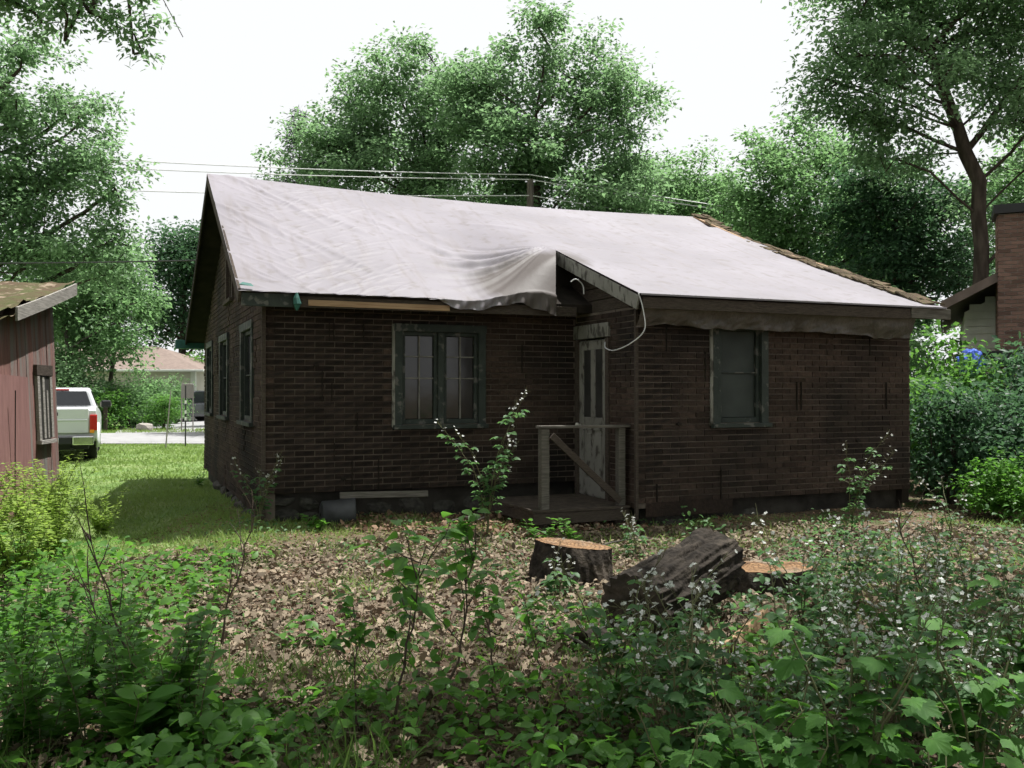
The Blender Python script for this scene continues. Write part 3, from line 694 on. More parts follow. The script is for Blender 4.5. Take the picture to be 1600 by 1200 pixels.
def tarp_z(X, Y, ext=False):
    zm = np.where(Y <= RY, RIDGE - (RY - Y) * .543, RIDGE - (Y - RY) * .45); ze_ = 2.585 + .36 * (Y + 1.87)
    zm = zm - .085 * np.sin(np.pi * np.clip((X + .3) / 8.4, 0, 1)) * np.clip((Y + .42) / 3.72, 0, 1)
    k = .12; d = ze_ - zm; rise = np.where(Y < 2.6, k * np.log1p(np.exp(np.clip(d / k, -30, 30))), 0)
    wl_ = sstep(2.0, 3.72, X) ** 1.8
    drop = sstep(-.52, .02, Y - .35 * (X - 3.7) * (X < 3.7))
    wgt = np.where((X >= 3.7) | ext, 1.0, wl_ * drop)
    z = zm + rise * wgt + .025
    for fx, fy, a, ln, wd, am in folds:
        dx = X - fx; dy = Y - fy; s_ = dx * math.cos(a) + dy * math.sin(a); q = -dx * math.sin(a) + dy * math.cos(a) + .25 * s_ * s_ / ln * .3
        z = z + am * np.exp(-(q / wd) ** 2) * np.exp(-(s_ / ln) ** 4)
    # swags pulled towards the corner of the extension roof
    cx, cy = 3.68, .35
    rr = np.hypot(X - cx, Y - cy) + 1e-6; th = np.arctan2(Y - cy, X - cx)
    m = np.exp(-((rr - .8) / .75) ** 2) * (X < 3.7) * (not ext) * sstep(0, .15, 3.72 - X) * sstep(2.3, 2.9, np.abs(th))
    z = z + .032 * m * np.sin(th * 21 + 2.2 * rr) + .014 * m * np.sin(th * 47 + 5 * rr)
    z = z - .05 * sstep(.25, .0, Y - RY + .35) * 0
    return z
def grid(x0f, x1f, yv, nx_, hang=None, ext=False):
    ny_ = len(yv); U, Yg = np.meshgrid(np.linspace(0, 1, nx_), yv)
    x0 = np.vectorize(x0f)(Yg); x1 = np.vectorize(x1f)(Yg); X = x0 + (x1 - x0) * U
    Z = tarp_z(X, Yg, ext)
    P = np.stack([X, Yg, Z], -1)
    if hang is not None:                      # rows added below the eave
        rows = 10; first = P[0]; add = []
        hl = hang(first[:, 0])
        for r_ in range(rows, 0, -1):
            q = first.copy(); q[:, 2] -= hl * r_ / rows; q[:, 1] += -.035 - (not ext) * (.02 * np.sin(first[:, 0] * 23 + r_ * .4) + .012 * np.sin(first[:, 0] * 61)) * (r_ / rows); add.append(q)
        P = np.concatenate([np.array(add), P]); ny_ += rows
    idx = np.arange(ny_ * nx_).reshape(ny_, nx_)
    a = idx[:-1, :-1].ravel(); b_ = idx[:-1, 1:].ravel(); c = idx[1:, 1:].ravel(); d = idx[1:, :-1].ravel()
    return P.reshape(-1, 3), np.concatenate([np.stack([a, b_, c], 1), np.stack([a, c, d], 1)])
def xr(y): return 3.7 if y >= .23 else 3.7 - (.23 - y) / .68 * .33
hangA = lambda x: .012 + .022 * np.sin(x * 5) ** 2 * (x < 1.9) * 0 + np.where(x > 1.75, sstep(1.75, 2.2, x) * .11 + sstep(2.75, 3.3, x) * .14 + .012 * np.sin(x * 19), 0.0)
yA = np.concatenate([np.linspace(-.455, .6, 60), np.linspace(.615, 3.42, 110)])
A = grid(lambda y: -.335, xr, yA, 190, hangA)
def xr2(y): return 8.13 + .02 * math.sin(y * 5) + .012 * math.sin(y * 17) - .10 * max(0, y - .6)
Bm = grid(lambda y: 3.7 if y > .22 else 3.672, xr2, np.linspace(-1.90, 3.42, 150), 150, lambda x: .022 + .0 * x, True)
V, T = merge([A, Bm])
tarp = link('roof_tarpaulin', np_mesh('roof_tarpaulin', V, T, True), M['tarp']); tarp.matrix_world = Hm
tag(tarp, 'wrinkled pale grey tarpaulin draped over the roof of the brick-sided house', 'tarpaulin')
# hanging flap of tarp under the extension eave and the gathered curtain below the open corner
xs_ = np.linspace(3.76, 7.75, 170); vs = np.linspace(0, 1, 14)
Xg, Vg = np.meshgrid(xs_, vs); nzf = np.array([noise.noise(Vector((q * 1.3, 3, 0))) + .35 * noise.noise(Vector((q * 5.5, 9, 0))) for q in xs_])[None, :]; hl = .20 + .075 * nzf + .04 * sstep(6.2, 7.6, Xg)
nz2 = np.array([[noise.noise(Vector((q * 4, r_ * 1.5, 1))) + .5 * noise.noise(Vector((q * 13 + 3 * r_, r_ * 3, 4))) for q in xs_] for r_ in vs]); Yg = -1.80 + .10 * Vg + .05 * nz2 * (.2 + Vg); Zg = ze - .13 - hl * Vg
idx = np.arange(Xg.size).reshape(Xg.shape); a = idx[:-1, :-1].ravel(); b_ = idx[:-1, 1:].ravel(); c = idx[1:, 1:].ravel(); d = idx[1:, :-1].ravel()
M['tarpdark'] = pmat('dirty_tarp', (0.06, 0.05, 0.044), (0.10, 0.086, 0.076), 6, 0.55, 0.6, 26, spec=0.4)
link('hanging_flap', np_mesh('hanging_flap', np.stack([Xg.ravel(), Yg.ravel(), Zg.ravel()], 1), np.concatenate([np.stack([a, b_, c], 1), np.stack([a, c, d], 1)]), True), M['tarpdark'], tarp)
# teal scraps at the eave corner
mb = MB(); mb.hexa([(-.32, -.47, 2.66), (-.18, -.48, 2.65), (-.17, -.42, 2.66), (-.30, -.40, 2.67), (-.33, -.47, 2.67), (-.22, -.47, 2.66), (-.2, -.43, 2.685), (-.28, -.41, 2.70)])
o = mb.build('cloth_scrap', M['teal'], None); o.matrix_world = Hm; tag(o, 'torn teal scrap lying on the left eave corner of the tarped roof', 'scrap')
mb = MB(); mb.tube([(.27, -.49, 2.60), (.265, -.495, 2.54), (.275, -.5, 2.48), (.27, -.49, 2.41)], [.012, .035, .045, .01], 7); o = mb.build('hanging_rag', M['teal'], None); o.matrix_world = Hm; tag(o, 'small green rag hanging from the main eave near its left end', 'rag')

# ------------------------------------------------------------------ porch, wire, plank
porch = empty('porch', to_world((3.2, -.7, 0)), TH, 'weathered wooden porch landing with railing at the entrance door', 'porch')
PO = Vector((3.2, -.7, 0))
def ppart(name, m, a, b_, w_, h_, up=(0, 0, 1)):
    mb = MB(); mb.beam(Vector(a) - PO, Vector(b_) - PO, w_, h_, up); return mb.build(name, m, porch, bevel=.005)
for i in range(9):
    y = -1.36 + i * .152
    ppart('deck_board', M['oldwood'], (2.62 + .05 * prng.random(), y, .235), (XE - .04, y, .235), .142, .03)
ppart('deck_joist', M['oldwood'], (2.64, -1.40, .155), (XE - .04, -1.40, .155), .04, .125); ppart('deck_joist', M['oldwood'], (2.68, -.02 - .05, .155), (2.68, -1.37, .155), .04, .12)
ppart('post', M['greywood'], (2.80, -1.33, .12), (2.80, -1.33, 1.13), .095, .095, (0, 1, 0)); ppart('post', M['greywood'], (3.76, -1.33, .12), (3.76, -1.33, 1.13), .085, .085, (0, 1, 0))
ppart('foot', M['oldwood'], (2.80, -1.30, -.05), (2.80, -1.30, .12), .11, .11, (0, 1, 0)); ppart('foot', M['oldwood'], (3.74, -1.30, -.05), (3.74, -1.30, .12), .11, .11, (0, 1, 0)); ppart('foot', M['oldwood'], (2.5, -.2, -.05), (2.5, -.2, .1), .11, .11, (0, 1, 0))
ppart('rail', M['greywood'], (2.72, -1.34, 1.15), (3.86, -1.34, 1.145), .11, .03)
ppart('brace', M['oldwood'], (2.86, -1.40, 1.06), (3.72, -1.40, .30), .03, .075)
pts = [(3.66, -1.9, 2.60), (3.70, -1.93, 2.42), (3.71, -1.94, 2.2), (3.62, -1.8, 2.06), (3.62, -1.45, 2.00), (3.70, -1.1, 2.04), (3.80, -.9, 2.12)]
def smooth(pts, n=8):
    P = [Vector(p) for p in pts]; out = []
    for i in range(len(P) - 1):
        p0, p1, p2, p3 = P[max(i - 1, 0)], P[i], P[i + 1], P[min(i + 2, len(P) - 1)]
        for k in range(n):
            s_ = k / n; out.append(.5 * ((2 * p1) + (p2 - p0) * s_ + (2 * p0 - 5 * p1 + 4 * p2 - p3) * s_ * s_ + (3 * p1 - p0 - 3 * p2 + p3) * s_ ** 3))
    out.append(P[-1]); return out
mb = MB(); mb.tube(smooth(pts), .007, 5); o = mb.build('loose_wire', M['wire'], None, True); o.matrix_world = Hm; tag(o, 'pale loose wire looping down from the corner of the extension roof', 'wire')
mb = MB(); mb.tube(smooth([(3.50, -.6, 2.85), (3.56, -.62, 2.885), (3.66, -.6, 2.82), (3.675, -.6, 2.71)]), .008, 5); o = mb.build('bent_stick', M['wire'], None, True); o.matrix_world = Hm; tag(o, 'pale bent stick caught in the open gap under the extension roof', 'stick')
mb = MB(); mb.tube([(.58, -.22, .17), (.59, -.22, .17), (.60, -.22, .17), (.93, -.26, .17), (.96, -.265, .17), (.955, -.264, .17), (.62, -.225, .17)], [.02, .13, .15, .17, .178, .16, .135], 26, cap=False); o = mb.build('metal_tub', pmat('dull_tin', (.06, .062, .066), (.035, .036, .038), 6, .55, .2, 20, metal=.3), None, True); o.matrix_world = Hm; tag(o, 'grey metal tub lying on its side under the wall, left of the main window', 'tub')
mb = MB(); mb.beam((.82, -.12, .36), (1.86, -.12, .335), .04, .075, (0, .3, 1)); o = mb.build('loose_plank', M['greywood'], None, bevel=.004); o.matrix_world = Hm; tag(o, 'short grey plank lodged on the foundation stones under the main window', 'plank')

# ------------------------------------------------------------------ old red shed at the left
M['redboard'] = pmat('faded_red_boards', (0.25, 0.135, 0.115), (0.155, 0.085, 0.074), 5, 0.9, 0.6, 20, (7, 7, 0.5), c3=(0.19, 0.178, 0.162), s3=1.0, lo3=0.42, hi3=0.6, rnd=0.15, spec=0.15)
M['reddoor'] = pmat('red_door_paint', (0.25, 0.135, 0.122), (0.2, 0.105, 0.097), 4, 0.85, 0.3, 20, (6, 6, 0.5), spec=0.2)
M['moss'] = pmat('mossy_roofing', (0.085, 0.058, 0.038), (0.075, 0.08, 0.034), 4, 0.95, 0.9, 18, c3=(0.22, 0.17, 0.125), s3=7, lo3=0.58, hi3=0.66, spec=0.1)
M['silver'] = pmat('silver_wood', (0.33, 0.31, 0.28), (0.2, 0.185, 0.165), 8, 0.9, 0.4, 24, (8, 0.8, 8), spec=0.2)
shed = empty('red_shed', (-6.32, 13.0, -.05), math.atan2(.12, .99), 'old shed of faded red upright boards with mossy sloping roof', 'shed')
def lean(z): return -.125 * z / 2.8
def zroof(y): return 3.02 + .265 * y + .035 * y * y * .25
y = 0.0; i = 0
while y > -4.9:
    wd = prng.uniform(.21, .29); z0 = prng.uniform(0, .06); zt = zroof(y - wd / 2) - .04
    y0, y1 = y - wd + .008, y; d = prng.uniform(0, .012)
    def P(yy, z, dd): return (lean(z) + dd, yy, z)
    tl = prng.uniform(-.02, .02)
    mb = MB(); mb.hexa([P(y0, z0, -.03), P(y0, z0, d), P(y1, z0, d), P(y1, z0, -.03), P(y0 + tl, zt, -.03), P(y0 + tl, zt, d), P(y1 + tl, zt, d), P(y1 + tl, zt, -.03)])
    mb.build('wall_board', M['redboard'], shed); y -= wd; i += 1
mb = MB(); mb.hexa([(-4, -4.9, 0), (-.05, -4.9, 0), (-.05, -.01, 0), (-4, -.01, 0), (-4.1, -4.9, zroof(-4.9) - .1), (-.19, -4.9, zroof(-4.9) - .1), (-.19, -.01, zroof(0) - .1), (-4.1, -.01, zroof(0) - .1)]); mb.build('inner_wall', M['dark'], shed)
nxr, nyr = 40, 60; Vv = []; Tt = []
for j in range(nyr):
    for i in range(nxr):
        xx = -4.2 + 4.28 * i / (nxr - 1); yv = -5.1 + 5.42 * j / (nyr - 1)
        Vv.append((xx, yv, zroof(yv) + .045 + .05 * noise.noise(Vector((xx * 3, yv * 3, 0))) + .03 * noise.noise(Vector((xx * 9, yv * 9, 5)))))
for j in range(nyr - 1):
    for i in range(nxr - 1):
        a = j * nxr + i; Tt += [(a, a + 1, a + nxr + 1), (a, a + nxr + 1, a + nxr)]
k0 = len(Vv); Vv += [(x_, y_, z_ - .07 - .03) for x_, y_, z_ in Vv]; Tt += [(c + k0, b_ + k0, a + k0) for a, b_, c in list(Tt)]
link('roof', np_mesh('roof', Vv, Tt, True), M['moss'], shed)
mb = MB()
for q in range(8):
    ya_, yb_ = -1.78 + q * .26, -1.78 + (q + 1) * .26
    mb.hexa([(.085, ya_, zroof(ya_) - .13), (.115, ya_, zroof(ya_) - .13), (.115, yb_, zroof(yb_) - .13), (.085, yb_, zroof(yb_) - .13), (.085, ya_, zroof(ya_) + .035), (.115, ya_, zroof(ya_) + .035), (.115, yb_, zroof(yb_) + .035), (.085, yb_, zroof(yb_) + .035)])
mb.build('rake_board', M['silver'], shed)
mb = MB(); mb.box(.13, .16, -5.1, -1.80, zroof(-3.5) - .35, zroof(-3.5) - .2); 
mb = MB(); mb.hexa([(lean(.9) + .014, -.76, .98), (lean(.9) + .03, -.76, .98), (lean(.9) + .03, -.28, 1.02), (lean(.9) + .014, -.28, 1.02), (lean(1.9) + .014, -.76, 1.88), (lean(1.9) + .03, -.76, 1.88), (lean(1.9) + .03, -.28, 1.90), (lean(1.9) + .014, -.28, 1.90)])
sw = mb.build('window', M['dark'], shed)
def spart(name, m, y0, y1, z0, z1, d):
    mb = MB(); mb.hexa([(lean(z0) + .015, y0, z0), (lean(z0) + d, y0, z0), (lean(z0) + d, y1, z0), (lean(z0) + .015, y1, z0), (lean(z1) + .015, y0, z1), (lean(z1) + d, y0, z1), (lean(z1) + d, y1, z1), (lean(z1) + .015, y1, z1)]); return mb.build(name, m, sw)
spart('frame', M['silver'], -.78, -.70, .94, 1.80, .055); spart('frame', M['silver'], -.34, -.26, .96, 1.80, .054); spart('frame', M['oldwood'], -.80, -.24, 1.80, 1.94, .06); spart('sill', M['silver'], -.80, -.24, .89, .94, .08)
spart('pane', M['dustglass'], -.69, -.35, .95, 1.79, .042); spart('slat', M['silver'], -.60, -.53, .96, 1.78, .05); spart('slat', M['silver'], -.46, -.41, .96, 1.6, .048)
mb = MB(); zt = 1.80
mb.hexa([(.02, -2.1, .05), (.05, -2.1, .05), (.05, -1.08, .05), (.02, -1.08, .05), (lean(zt) + .02, -2.1, zt), (lean(zt) + .05, -2.1, zt), (lean(zt) + .05, -1.08, zt - .03), (lean(zt) + .02, -1.08, zt - .03)]); sd = mb.build('door', M['reddoor'], shed)
mb = MB(); mb.box(.052, .062, -1.70, -1.69, .1, 1.6); mb.build('board_joint', M['dark'], sd)

# ------------------------------------------------------------------ vehicles
M['paint'] = flat('silver_paint', (.60, .615, .63), .35, .5, 0.0, .4); M['tyre'] = flat('tyre', (.02, .02, .02), .85, .2); M['chrome'] = flat('chrome', (.6, .6, .6), .15, .5, 1.0)
M['carglass'] = flat('car_glass', (.012, .014, .016), .06, .6); M['red'] = flat('red_lamp', (.45, .015, .012), .2, .5); M['amber'] = flat('amber_lamp', (.8, .3, .02), .25, .5); M['plastic'] = flat('black_plastic', (.025, .025, .027), .6, .3)
M['carwhite'] = flat('white_paint', (.6, .62, .62), .3, .5, 0, .5); M['cardark'] = flat('dark_paint', (.04, .045, .05), .25, .5, .2, .6)
def shell(name, prof, w, belt, roofz, top_in, m, parent, bev=.05):
    """side profile (y,z) given a width that narrows above the belt line"""
    def hw(z): return w * (1 - .04 * max(0, (.75 - z))) if z <= belt else w - (z - belt) / max(roofz - belt, .01) * top_in
    mb = MB(); n = len(prof)
    mb.v = [(-hw(z), y, z) for y, z in prof] + [(hw(z), y, z) for y, z in prof]
    mb.f = [tuple(reversed(range(n))), tuple(range(n, 2 * n))] + [(i, (i + 1) % n, n + (i + 1) % n, n + i) for i in range(n)]
    return mb.build(name, m, parent, bevel=bev)
def wheel(parent, x, y, r, w):
    mb = MB(); sx = 1 if x > 0 else -1
    mb.tube([(x - sx * w, y, r), (x - sx * w * .9, y, r), (x - sx * w * .1, y, r), (x, y, r)], [r * .86, r, r, r * .88], 22); t_ = mb.build('wheel', M['tyre'], parent, True)
    mb = MB(); mb.tube([(x - sx * .02, y, r), (x + sx * .008, y, r)], [r * .62, r * .58], 16); rim = mb.build('rim', M['chrome'], t_)
    mb = MB()
    for k in range(5):
        a = 2 * math.pi * k / 5; mb.beam((x + sx * .012, y, r), (x + sx * .012, y + r * .56 * math.sin(a), r + r * .56 * math.cos(a)), .05, .02, (1, 0, 0))
    mb.build('spokes', M['plastic'], t_)
    return t_
def bx_part(name, m, parent, x0, x1, y0, y1, z0, z1, bev=.015):
    mb = MB(); mb.box(x0, x1, y0, y1, z0, z1); return mb.build(name, m, parent, bevel=bev)
gv = lambda x, y: float(gz(x, y))
tx, ty = -11.95, 24.45
truck = empty('pickup_truck', (tx, ty, gv(tx, ty)), TH, 'silver pickup truck seen from behind, parked on the lawn beside the shed', 'truck')
body = shell('body', [(-2.72, .56), (-2.75, .9), (-2.74, 1.24), (-2.66, 1.30), (-.62, 1.30), (-.62, 1.27), (1.0, 1.22), (2.5, 1.10), (2.75, .95), (2.75, .52), (2.2, .45), (-2.2, .47)], 1.0, 1.0, 1.3, .05, M['paint'], truck, .06)
shell('cab', [(-.60, 1.25), (-.46, 1.72), (-.3, 1.79), (.75, 1.79), (.95, 1.72), (1.45, 1.2)], .95, 1.25, 1.79, .2, M['paint'], truck, .05)
mb = MB(); mb.hexa([(-.80, -.625, 1.33), (.80, -.625, 1.33), (.80, -.60, 1.33), (-.80, -.60, 1.33), (-.68, -.505, 1.70), (.68, -.505, 1.70), (.68, -.48, 1.70), (-.68, -.48, 1.70)]); mb.build('rear_window', M['carglass'], truck)
mb = MB(); mb.box(-.28, .28, -.475, -.42, 1.725, 1.758); mb.build('brake_light_bar', M['red'], truck)
mb = MB(); mb.hexa([(.90, -.35, 1.32), (.945, -.35, 1.32), (.945, .9, 1.3), (.9, .9, 1.3), (.76, -.28, 1.70), (.80, -.28, 1.70), (.80, .6, 1.70), (.76, .6, 1.70)]); mb.build('side_window', M['carglass'], truck)
mb = MB(); mb.hexa([(-.945, -.35, 1.32), (-.90, -.35, 1.32), (-.9, .9, 1.3), (-.945, .9, 1.3), (-.80, -.28, 1.70), (-.76, -.28, 1.70), (-.76, .6, 1.70), (-.80, .6, 1.70)]); mb.build('side_window', M['carglass'], truck)
tg = bx_part('tailgate', M['paint'], truck, -.80, .80, -2.785, -2.74, .70, 1.29, .02)
bx_part('handle', M['plastic'], tg, -.14, .14, -2.80, -2.78, 1.12, 1.2)
mb = MB(); mb.hexa([(-.76, -2.80, 1.00), (.76, -2.80, 1.00), (.76, -2.78, .98), (-.76, -2.78, .98), (-.76, -2.80, 1.02), (.76, -2.80, 1.02), (.76, -2.78, 1.04), (-.76, -2.78, 1.04)]); mb.build('crease', M['paint'], tg)
for sx in (-1, 1):
    a, b_ = sorted((sx * .82, sx * .985))
    tl = bx_part('taillight', M['red'], truck, a, b_, -2.79, -2.60, .76, 1.14, .02); bx_part('indicator', M['amber'], tl, a + .005, b_ - .06 if sx > 0 else b_ - .005, -2.80, -2.7, .70, .78, .01)
    wheel(truck, sx * .97, -1.75, .385, .29); wheel(truck, sx * .97, 1.75, .385, .29)
    mb = MB(); mb.tube([(sx * (.99), -1.75 + .47 * math.sin(q), .42 + .47 * math.cos(q)) for q in np.linspace(-1.75, 1.75, 13)], .045, 6); mb.build('fender_flare', M['paint'], truck, True)
    a, b_ = sorted((sx * 1.02, sx * 1.27)); bx_part('mirror', M['plastic'], truck, a, b_, .80, .95, 1.25, 1.45, .04)
    a, b_ = sorted((sx * .45, sx * .92)); bx_part('bumper_end', M['chrome'], truck, a, b_, -2.93, -2.74, .42, .64, .03)
bx_part('bumper_step', M['plastic'], truck, -.45, .45, -2.91, -2.72, .44, .62, .02); bx_part('licence_plate', flat('plate', (.5, .55, .55), .5), truck, -.16, .16, -2.925, -2.91, .46, .60, .005)
bx_part('under_body', M['plastic'], truck, -.8, .8, -2.6, 2.4, .3, .5, .02)
mb = MB(); mb.tube([(.45, -2.7, .33), (.45, -2.4, .36)], .04, 8); mb.build('exhaust_pipe', M['plastic'], truck)
# lettering on the tailgate is a low raised bar too soft to read in the photograph, kept as a pressed line only
def suv(name, x, y, rz, m, label):
    r_ = empty(name, (x, y, gv(x, y)), rz, label, 'car')
    shell('body', [(-2.25, .42), (-2.3, .85), (-2.2, 1.05), (1.0, 1.02), (2.0, .92), (2.25, .78), (2.25, .4), (1.9, .3), (-1.9, .3)], .9, .9, 1.1, .04, m, r_, .07)
    shell('cabin', [(-2.15, 1.03), (-1.95, 1.62), (-1.7, 1.7), (.2, 1.68), (.5, 1.58), (1.15, 1.0)], .86, 1.03, 1.7, .18, M['carglass'], r_, .04)
    shell('roof_panel', [(-1.98, 1.60), (-1.72, 1.72), (.2, 1.70), (.48, 1.60)], .71, 1.5, 1.72, .05, m, r_, .03)
    for sx in (-1, 1):
        for yy_ in (-1.4, 1.4): wheel(r_, sx * .9, yy_, .36, .24)
        a, b_ = sorted((sx * .55, sx * .86)); bx_part('headlight', M['chrome'], r_, a, b_, 2.2, 2.27, .68, .82); bx_part('taillight', M['red'], r_, a, b_, -2.31, -2.25, .8, 1.0)
    bx_part('bumper', M['plastic'], r_, -.85, .85, 2.2, 2.32, .35, .55, .04)
    return r_
suv('parked_car', -19.4, 43.6, R(-78), M['carwhite'], 'white-topped car half hidden behind shrubs across the road')
suv('parked_car', -17.5, 50.5, R(150), M['cardark'], 'dark car parked at the far end of the driveway across the road')

# ------------------------------------------------------------------ buildings behind
M['cream'] = pmat('cream_stucco', (.55, .52, .47), (.5, .47, .42), 3, .9); M['brownroof'] = pmat('brown_roofing', (.215, .165, .14), (.17, .13, .11), 5, .9, .4, 30); M['white'] = flat('white_trim', (.68, .68, .66), .5); M['garage'] = pmat('garage_door_paint', (.36, .33, .29), (.31, .285, .25), 3, .7)
bung = empty('bungalow', (-24, 52, -.1), 0, 'cream bungalow with low brown hipped roof across the road', 'house')
bx_part('wall', M['cream'], bung, -8, 6.2, 0, 8, -.3, 2.75, 0)
mb = MB(); a = [(-8.6, -.6, 2.78), (6.9, -.6, 2.78), (6.9, 8.6, 2.78), (-8.6, 8.6, 2.78)]; r1, r2 = (-4.6, 4, 4.3), (2.6, 4, 4.3)
mb.v = a + [r1, r2]; mb.f = [(0, 1, 5, 4), (1, 2, 5), (2, 3, 4, 5), (3, 0, 4), (3, 2, 1, 0)]; mb.build('roof', M['brownroof'], bung)
bx_part('gutter', M['white'], bung, -8.6, 6.95, -.72, -.6, 2.70, 2.82)
gd = bx_part('garage_door', M['garage'], bung, 1.2, 5.0, -.06, -.005, 0, 2.15, .01)
for k in range(4): bx_part('door_panel', M['garage'], gd, 1.25, 4.95, -.085, -.062, .06 + k * .53, .5 + k * .53, .01)
bx_part('corner_post', M['white'], bung, 6.0, 6.26, -.06, .2, -.2, 2.7)
wnd = bx_part('window', M['white'], bung, -3.6, -1.6, -.05, -.004, 1.0, 2.1); bx_part('pane', M['carglass'], wnd, -3.5, -2.65, -.06, -.052, 1.08, 2.02, 0); bx_part('pane', M['carglass'], wnd, -2.55, -1.7, -.06, -.052, 1.08, 2.02, 0)

M['brownfascia'] = pmat('brown_fascia', (.16, .12, .10), (.12, .09, .075), 5, .8); M['chimbrick'] = pmat('red_brick', (.19, .115, .09), (.13, .08, .066), 30, .9, .3, 60, rnd=.35, spec=.15); M['chimmortar'] = pmat('pale_mortar', (.33, .3, .27), (.27, .245, .22), 10, .95); M['siding'] = pmat('cream_siding', (.55, .54, .46), (.48, .47, .4), 5, .8)
nb = empty('neighbour_house', (9.1, 19.0, .15), R(-25), 'neighbouring cream-sided house with brown gable roof and red brick chimney', 'house')
# local: x to the right, gable wall faces the camera, eave at the left
CX = .72
for k in range(22):
    zb_ = .3 + k * .15; x_ok = .15 if zb_ < 2.95 else .15 + (zb_ + .15 - 3.1) / .53
    if x_ok < CX - .05:
        mb = MB(); mb.hexa([(x_ok, -.03, zb_), (CX - .01, -.03, zb_), (CX - .01, 0, zb_), (x_ok, 0, zb_), (x_ok, -.012, zb_ + .148), (CX - .01, -.012, zb_ + .148), (CX - .01, 0, zb_ + .148), (x_ok, 0, zb_ + .148)]); mb.build('siding_board', M['siding'], nb)
mb = MB(); mb.prism([(.16, -.4), (9.4, -.4), (9.4, 3.1), (5.0, 5.5), (.16, 3.0)], 1, .002, 7.5); mb.build('wall', M['siding'], nb)
mb = MB(); mb.prism([(-.25, 3.02), (5.0, 5.8), (10.2, 3.02), (10.2, 3.18), (5.0, 5.97), (-.25, 3.18)], 1, -.75, 8); mb.build('roof', M['brownfascia'], nb)
mb = MB(); mb.prism([(-.28, 2.98), (5.0, 5.78), (5.0, 5.95), (-.28, 3.17)], 1, -.79, -.752); mb.build('rake_board', M['brownfascia'], nb)
mb = MB(); mb.box(-.3, -.255, -.75, 8, 2.95, 3.14); mb.build('eave_board', M['brownfascia'], nb)
chm = MB(); chm.box(CX + .015, CX + 1.065, -.865, .0, -.4, 4.80); ch = chm.build('chimney', M['chimmortar'], nb)
mb = MB(); mb.box(CX - .07, CX + 1.15, -.95, .1, 4.81, 4.98); mb.build('chimney_cap', M['plastic'], ch); mb = MB(); mb.tube([(CX + .78, -.4, 4.98), (CX + .78, -.4, 5.26)], .14, 10); mb.build('flue', M['chimbrick'], ch)
cb = MB().box(-.5, .5, -.5, .5, -.5, .5).mesh('brick'); cb.materials.append(M['chimbrick'])
for r_ in range(50):
    z = 1.05 + r_ * .075
    for c in range(-1, 5):
        a = CX + .005 + c * .225 + (.1125 if r_ % 2 else 0); b_ = a + .211; a = max(a, CX); b_ = min(b_, CX + 1.08)
        if b_ - a < .04: continue
        o = link('brick', cb, None, ch); o.location = ((a + b_) / 2, -.865, z + .0325); o.scale = (b_ - a, .03, .063)
mb = MB()
for r_ in range(50):
    z = 1.05 + r_ * .075
    for c in range(4): mb.box(CX - .005, CX + .02, -.84 + c * .215 + (.1 if r_ % 2 else 0), -.64 + c * .215 + (.1 if r_ % 2 else 0) - (.1 if c == 3 and r_ % 2 else 0), z, z + .063)
o = mb.build('side_bricks', M['chimbrick'], ch); o['kind'] = 'stuff'
# things by the neighbour's wall
fence = empty('picket_fence', (8.5, 17.2, -.05), 0, 'short grey picket fence below the neighbouring house, behind shrubs', 'fence')
for k in range(9): bx_part('picket', M['silver'], fence, .35 + k * .12, .43 + k * .12, 0, .03, .8, 1.75 + .02 * (k % 2), .004)
bx_part('rail', M['silver'], fence, .3, 1.5, .032, .07, 1.5, 1.58, .004); bx_part('rail', M['silver'], fence, .3, 1.5, .032, .07, 0.95, 1.03, .004); bx_part('post', M['silver'], fence, .3, .4, .072, .16, 0, 1.7, .004); bx_part('post', M['silver'], fence, 1.4, 1.5, .072, .16, 0, 1.7, .004)
M['bluecloth'] = pmat('blue_cloth', (.07, .14, .55), (.05, .10, .42), 6, .7, .5, 14)
def crumple(seed, sx, sy, sz):
    import bmesh
    bm = bmesh.new(); bmesh.ops.create_icosphere(bm, subdivisions=4, radius=1)
    for v in bm.verts:
        n = abs(noise.noise(v.co * 1.6 + Vector((seed, 0, 0)))) + .35 * abs(noise.noise(v.co * 4.0 + Vector((seed, 3, 0)))); v.co *= .8 + .4 * n; v.co = Vector((v.co.x * sx, v.co.y * sy, v.co.z * sz))
    me = bpy.data.meshes.new('crumple'); bm.to_mesh(me); bm.free(); return me
o = link('blue_bundle', crumple(3, .27, .2, .27), M['bluecloth']); o.location = (8.42, 17.0, 2.05); tag(o, 'crumpled bright blue tarp bundle in front of the neighbouring house', 'bundle')
post_ = MB(); post_.tube([(8.35, 17.05, -.1), (8.36, 17.05, 1.85)], .035, 8); post_.build('prop_pole', M['oldwood'], o).matrix_parent_inverse = Matrix.Translation((-8.35, -17.0, -2.03))
mb = MB(); mb.hexa([(-.32, -.2, 0), (.32, -.2, 0), (.32, .2, 0), (-.32, .2, 0), (-.44, -.28, .26), (.44, -.28, .3), (.44, .28, .3), (-.44, .28, .26)]); mb.box(-.3, -.22, -.1, .1, -2.1, 0); mb.box(.22, .3, -.1, .1, -2.1, 0)
o = mb.build('black_tub', M['plastic'], None, bevel=.02); o.location = (9.15, 17.6, 2.02); tag(o, 'black tub on legs standing beside the blue bundle', 'tub')

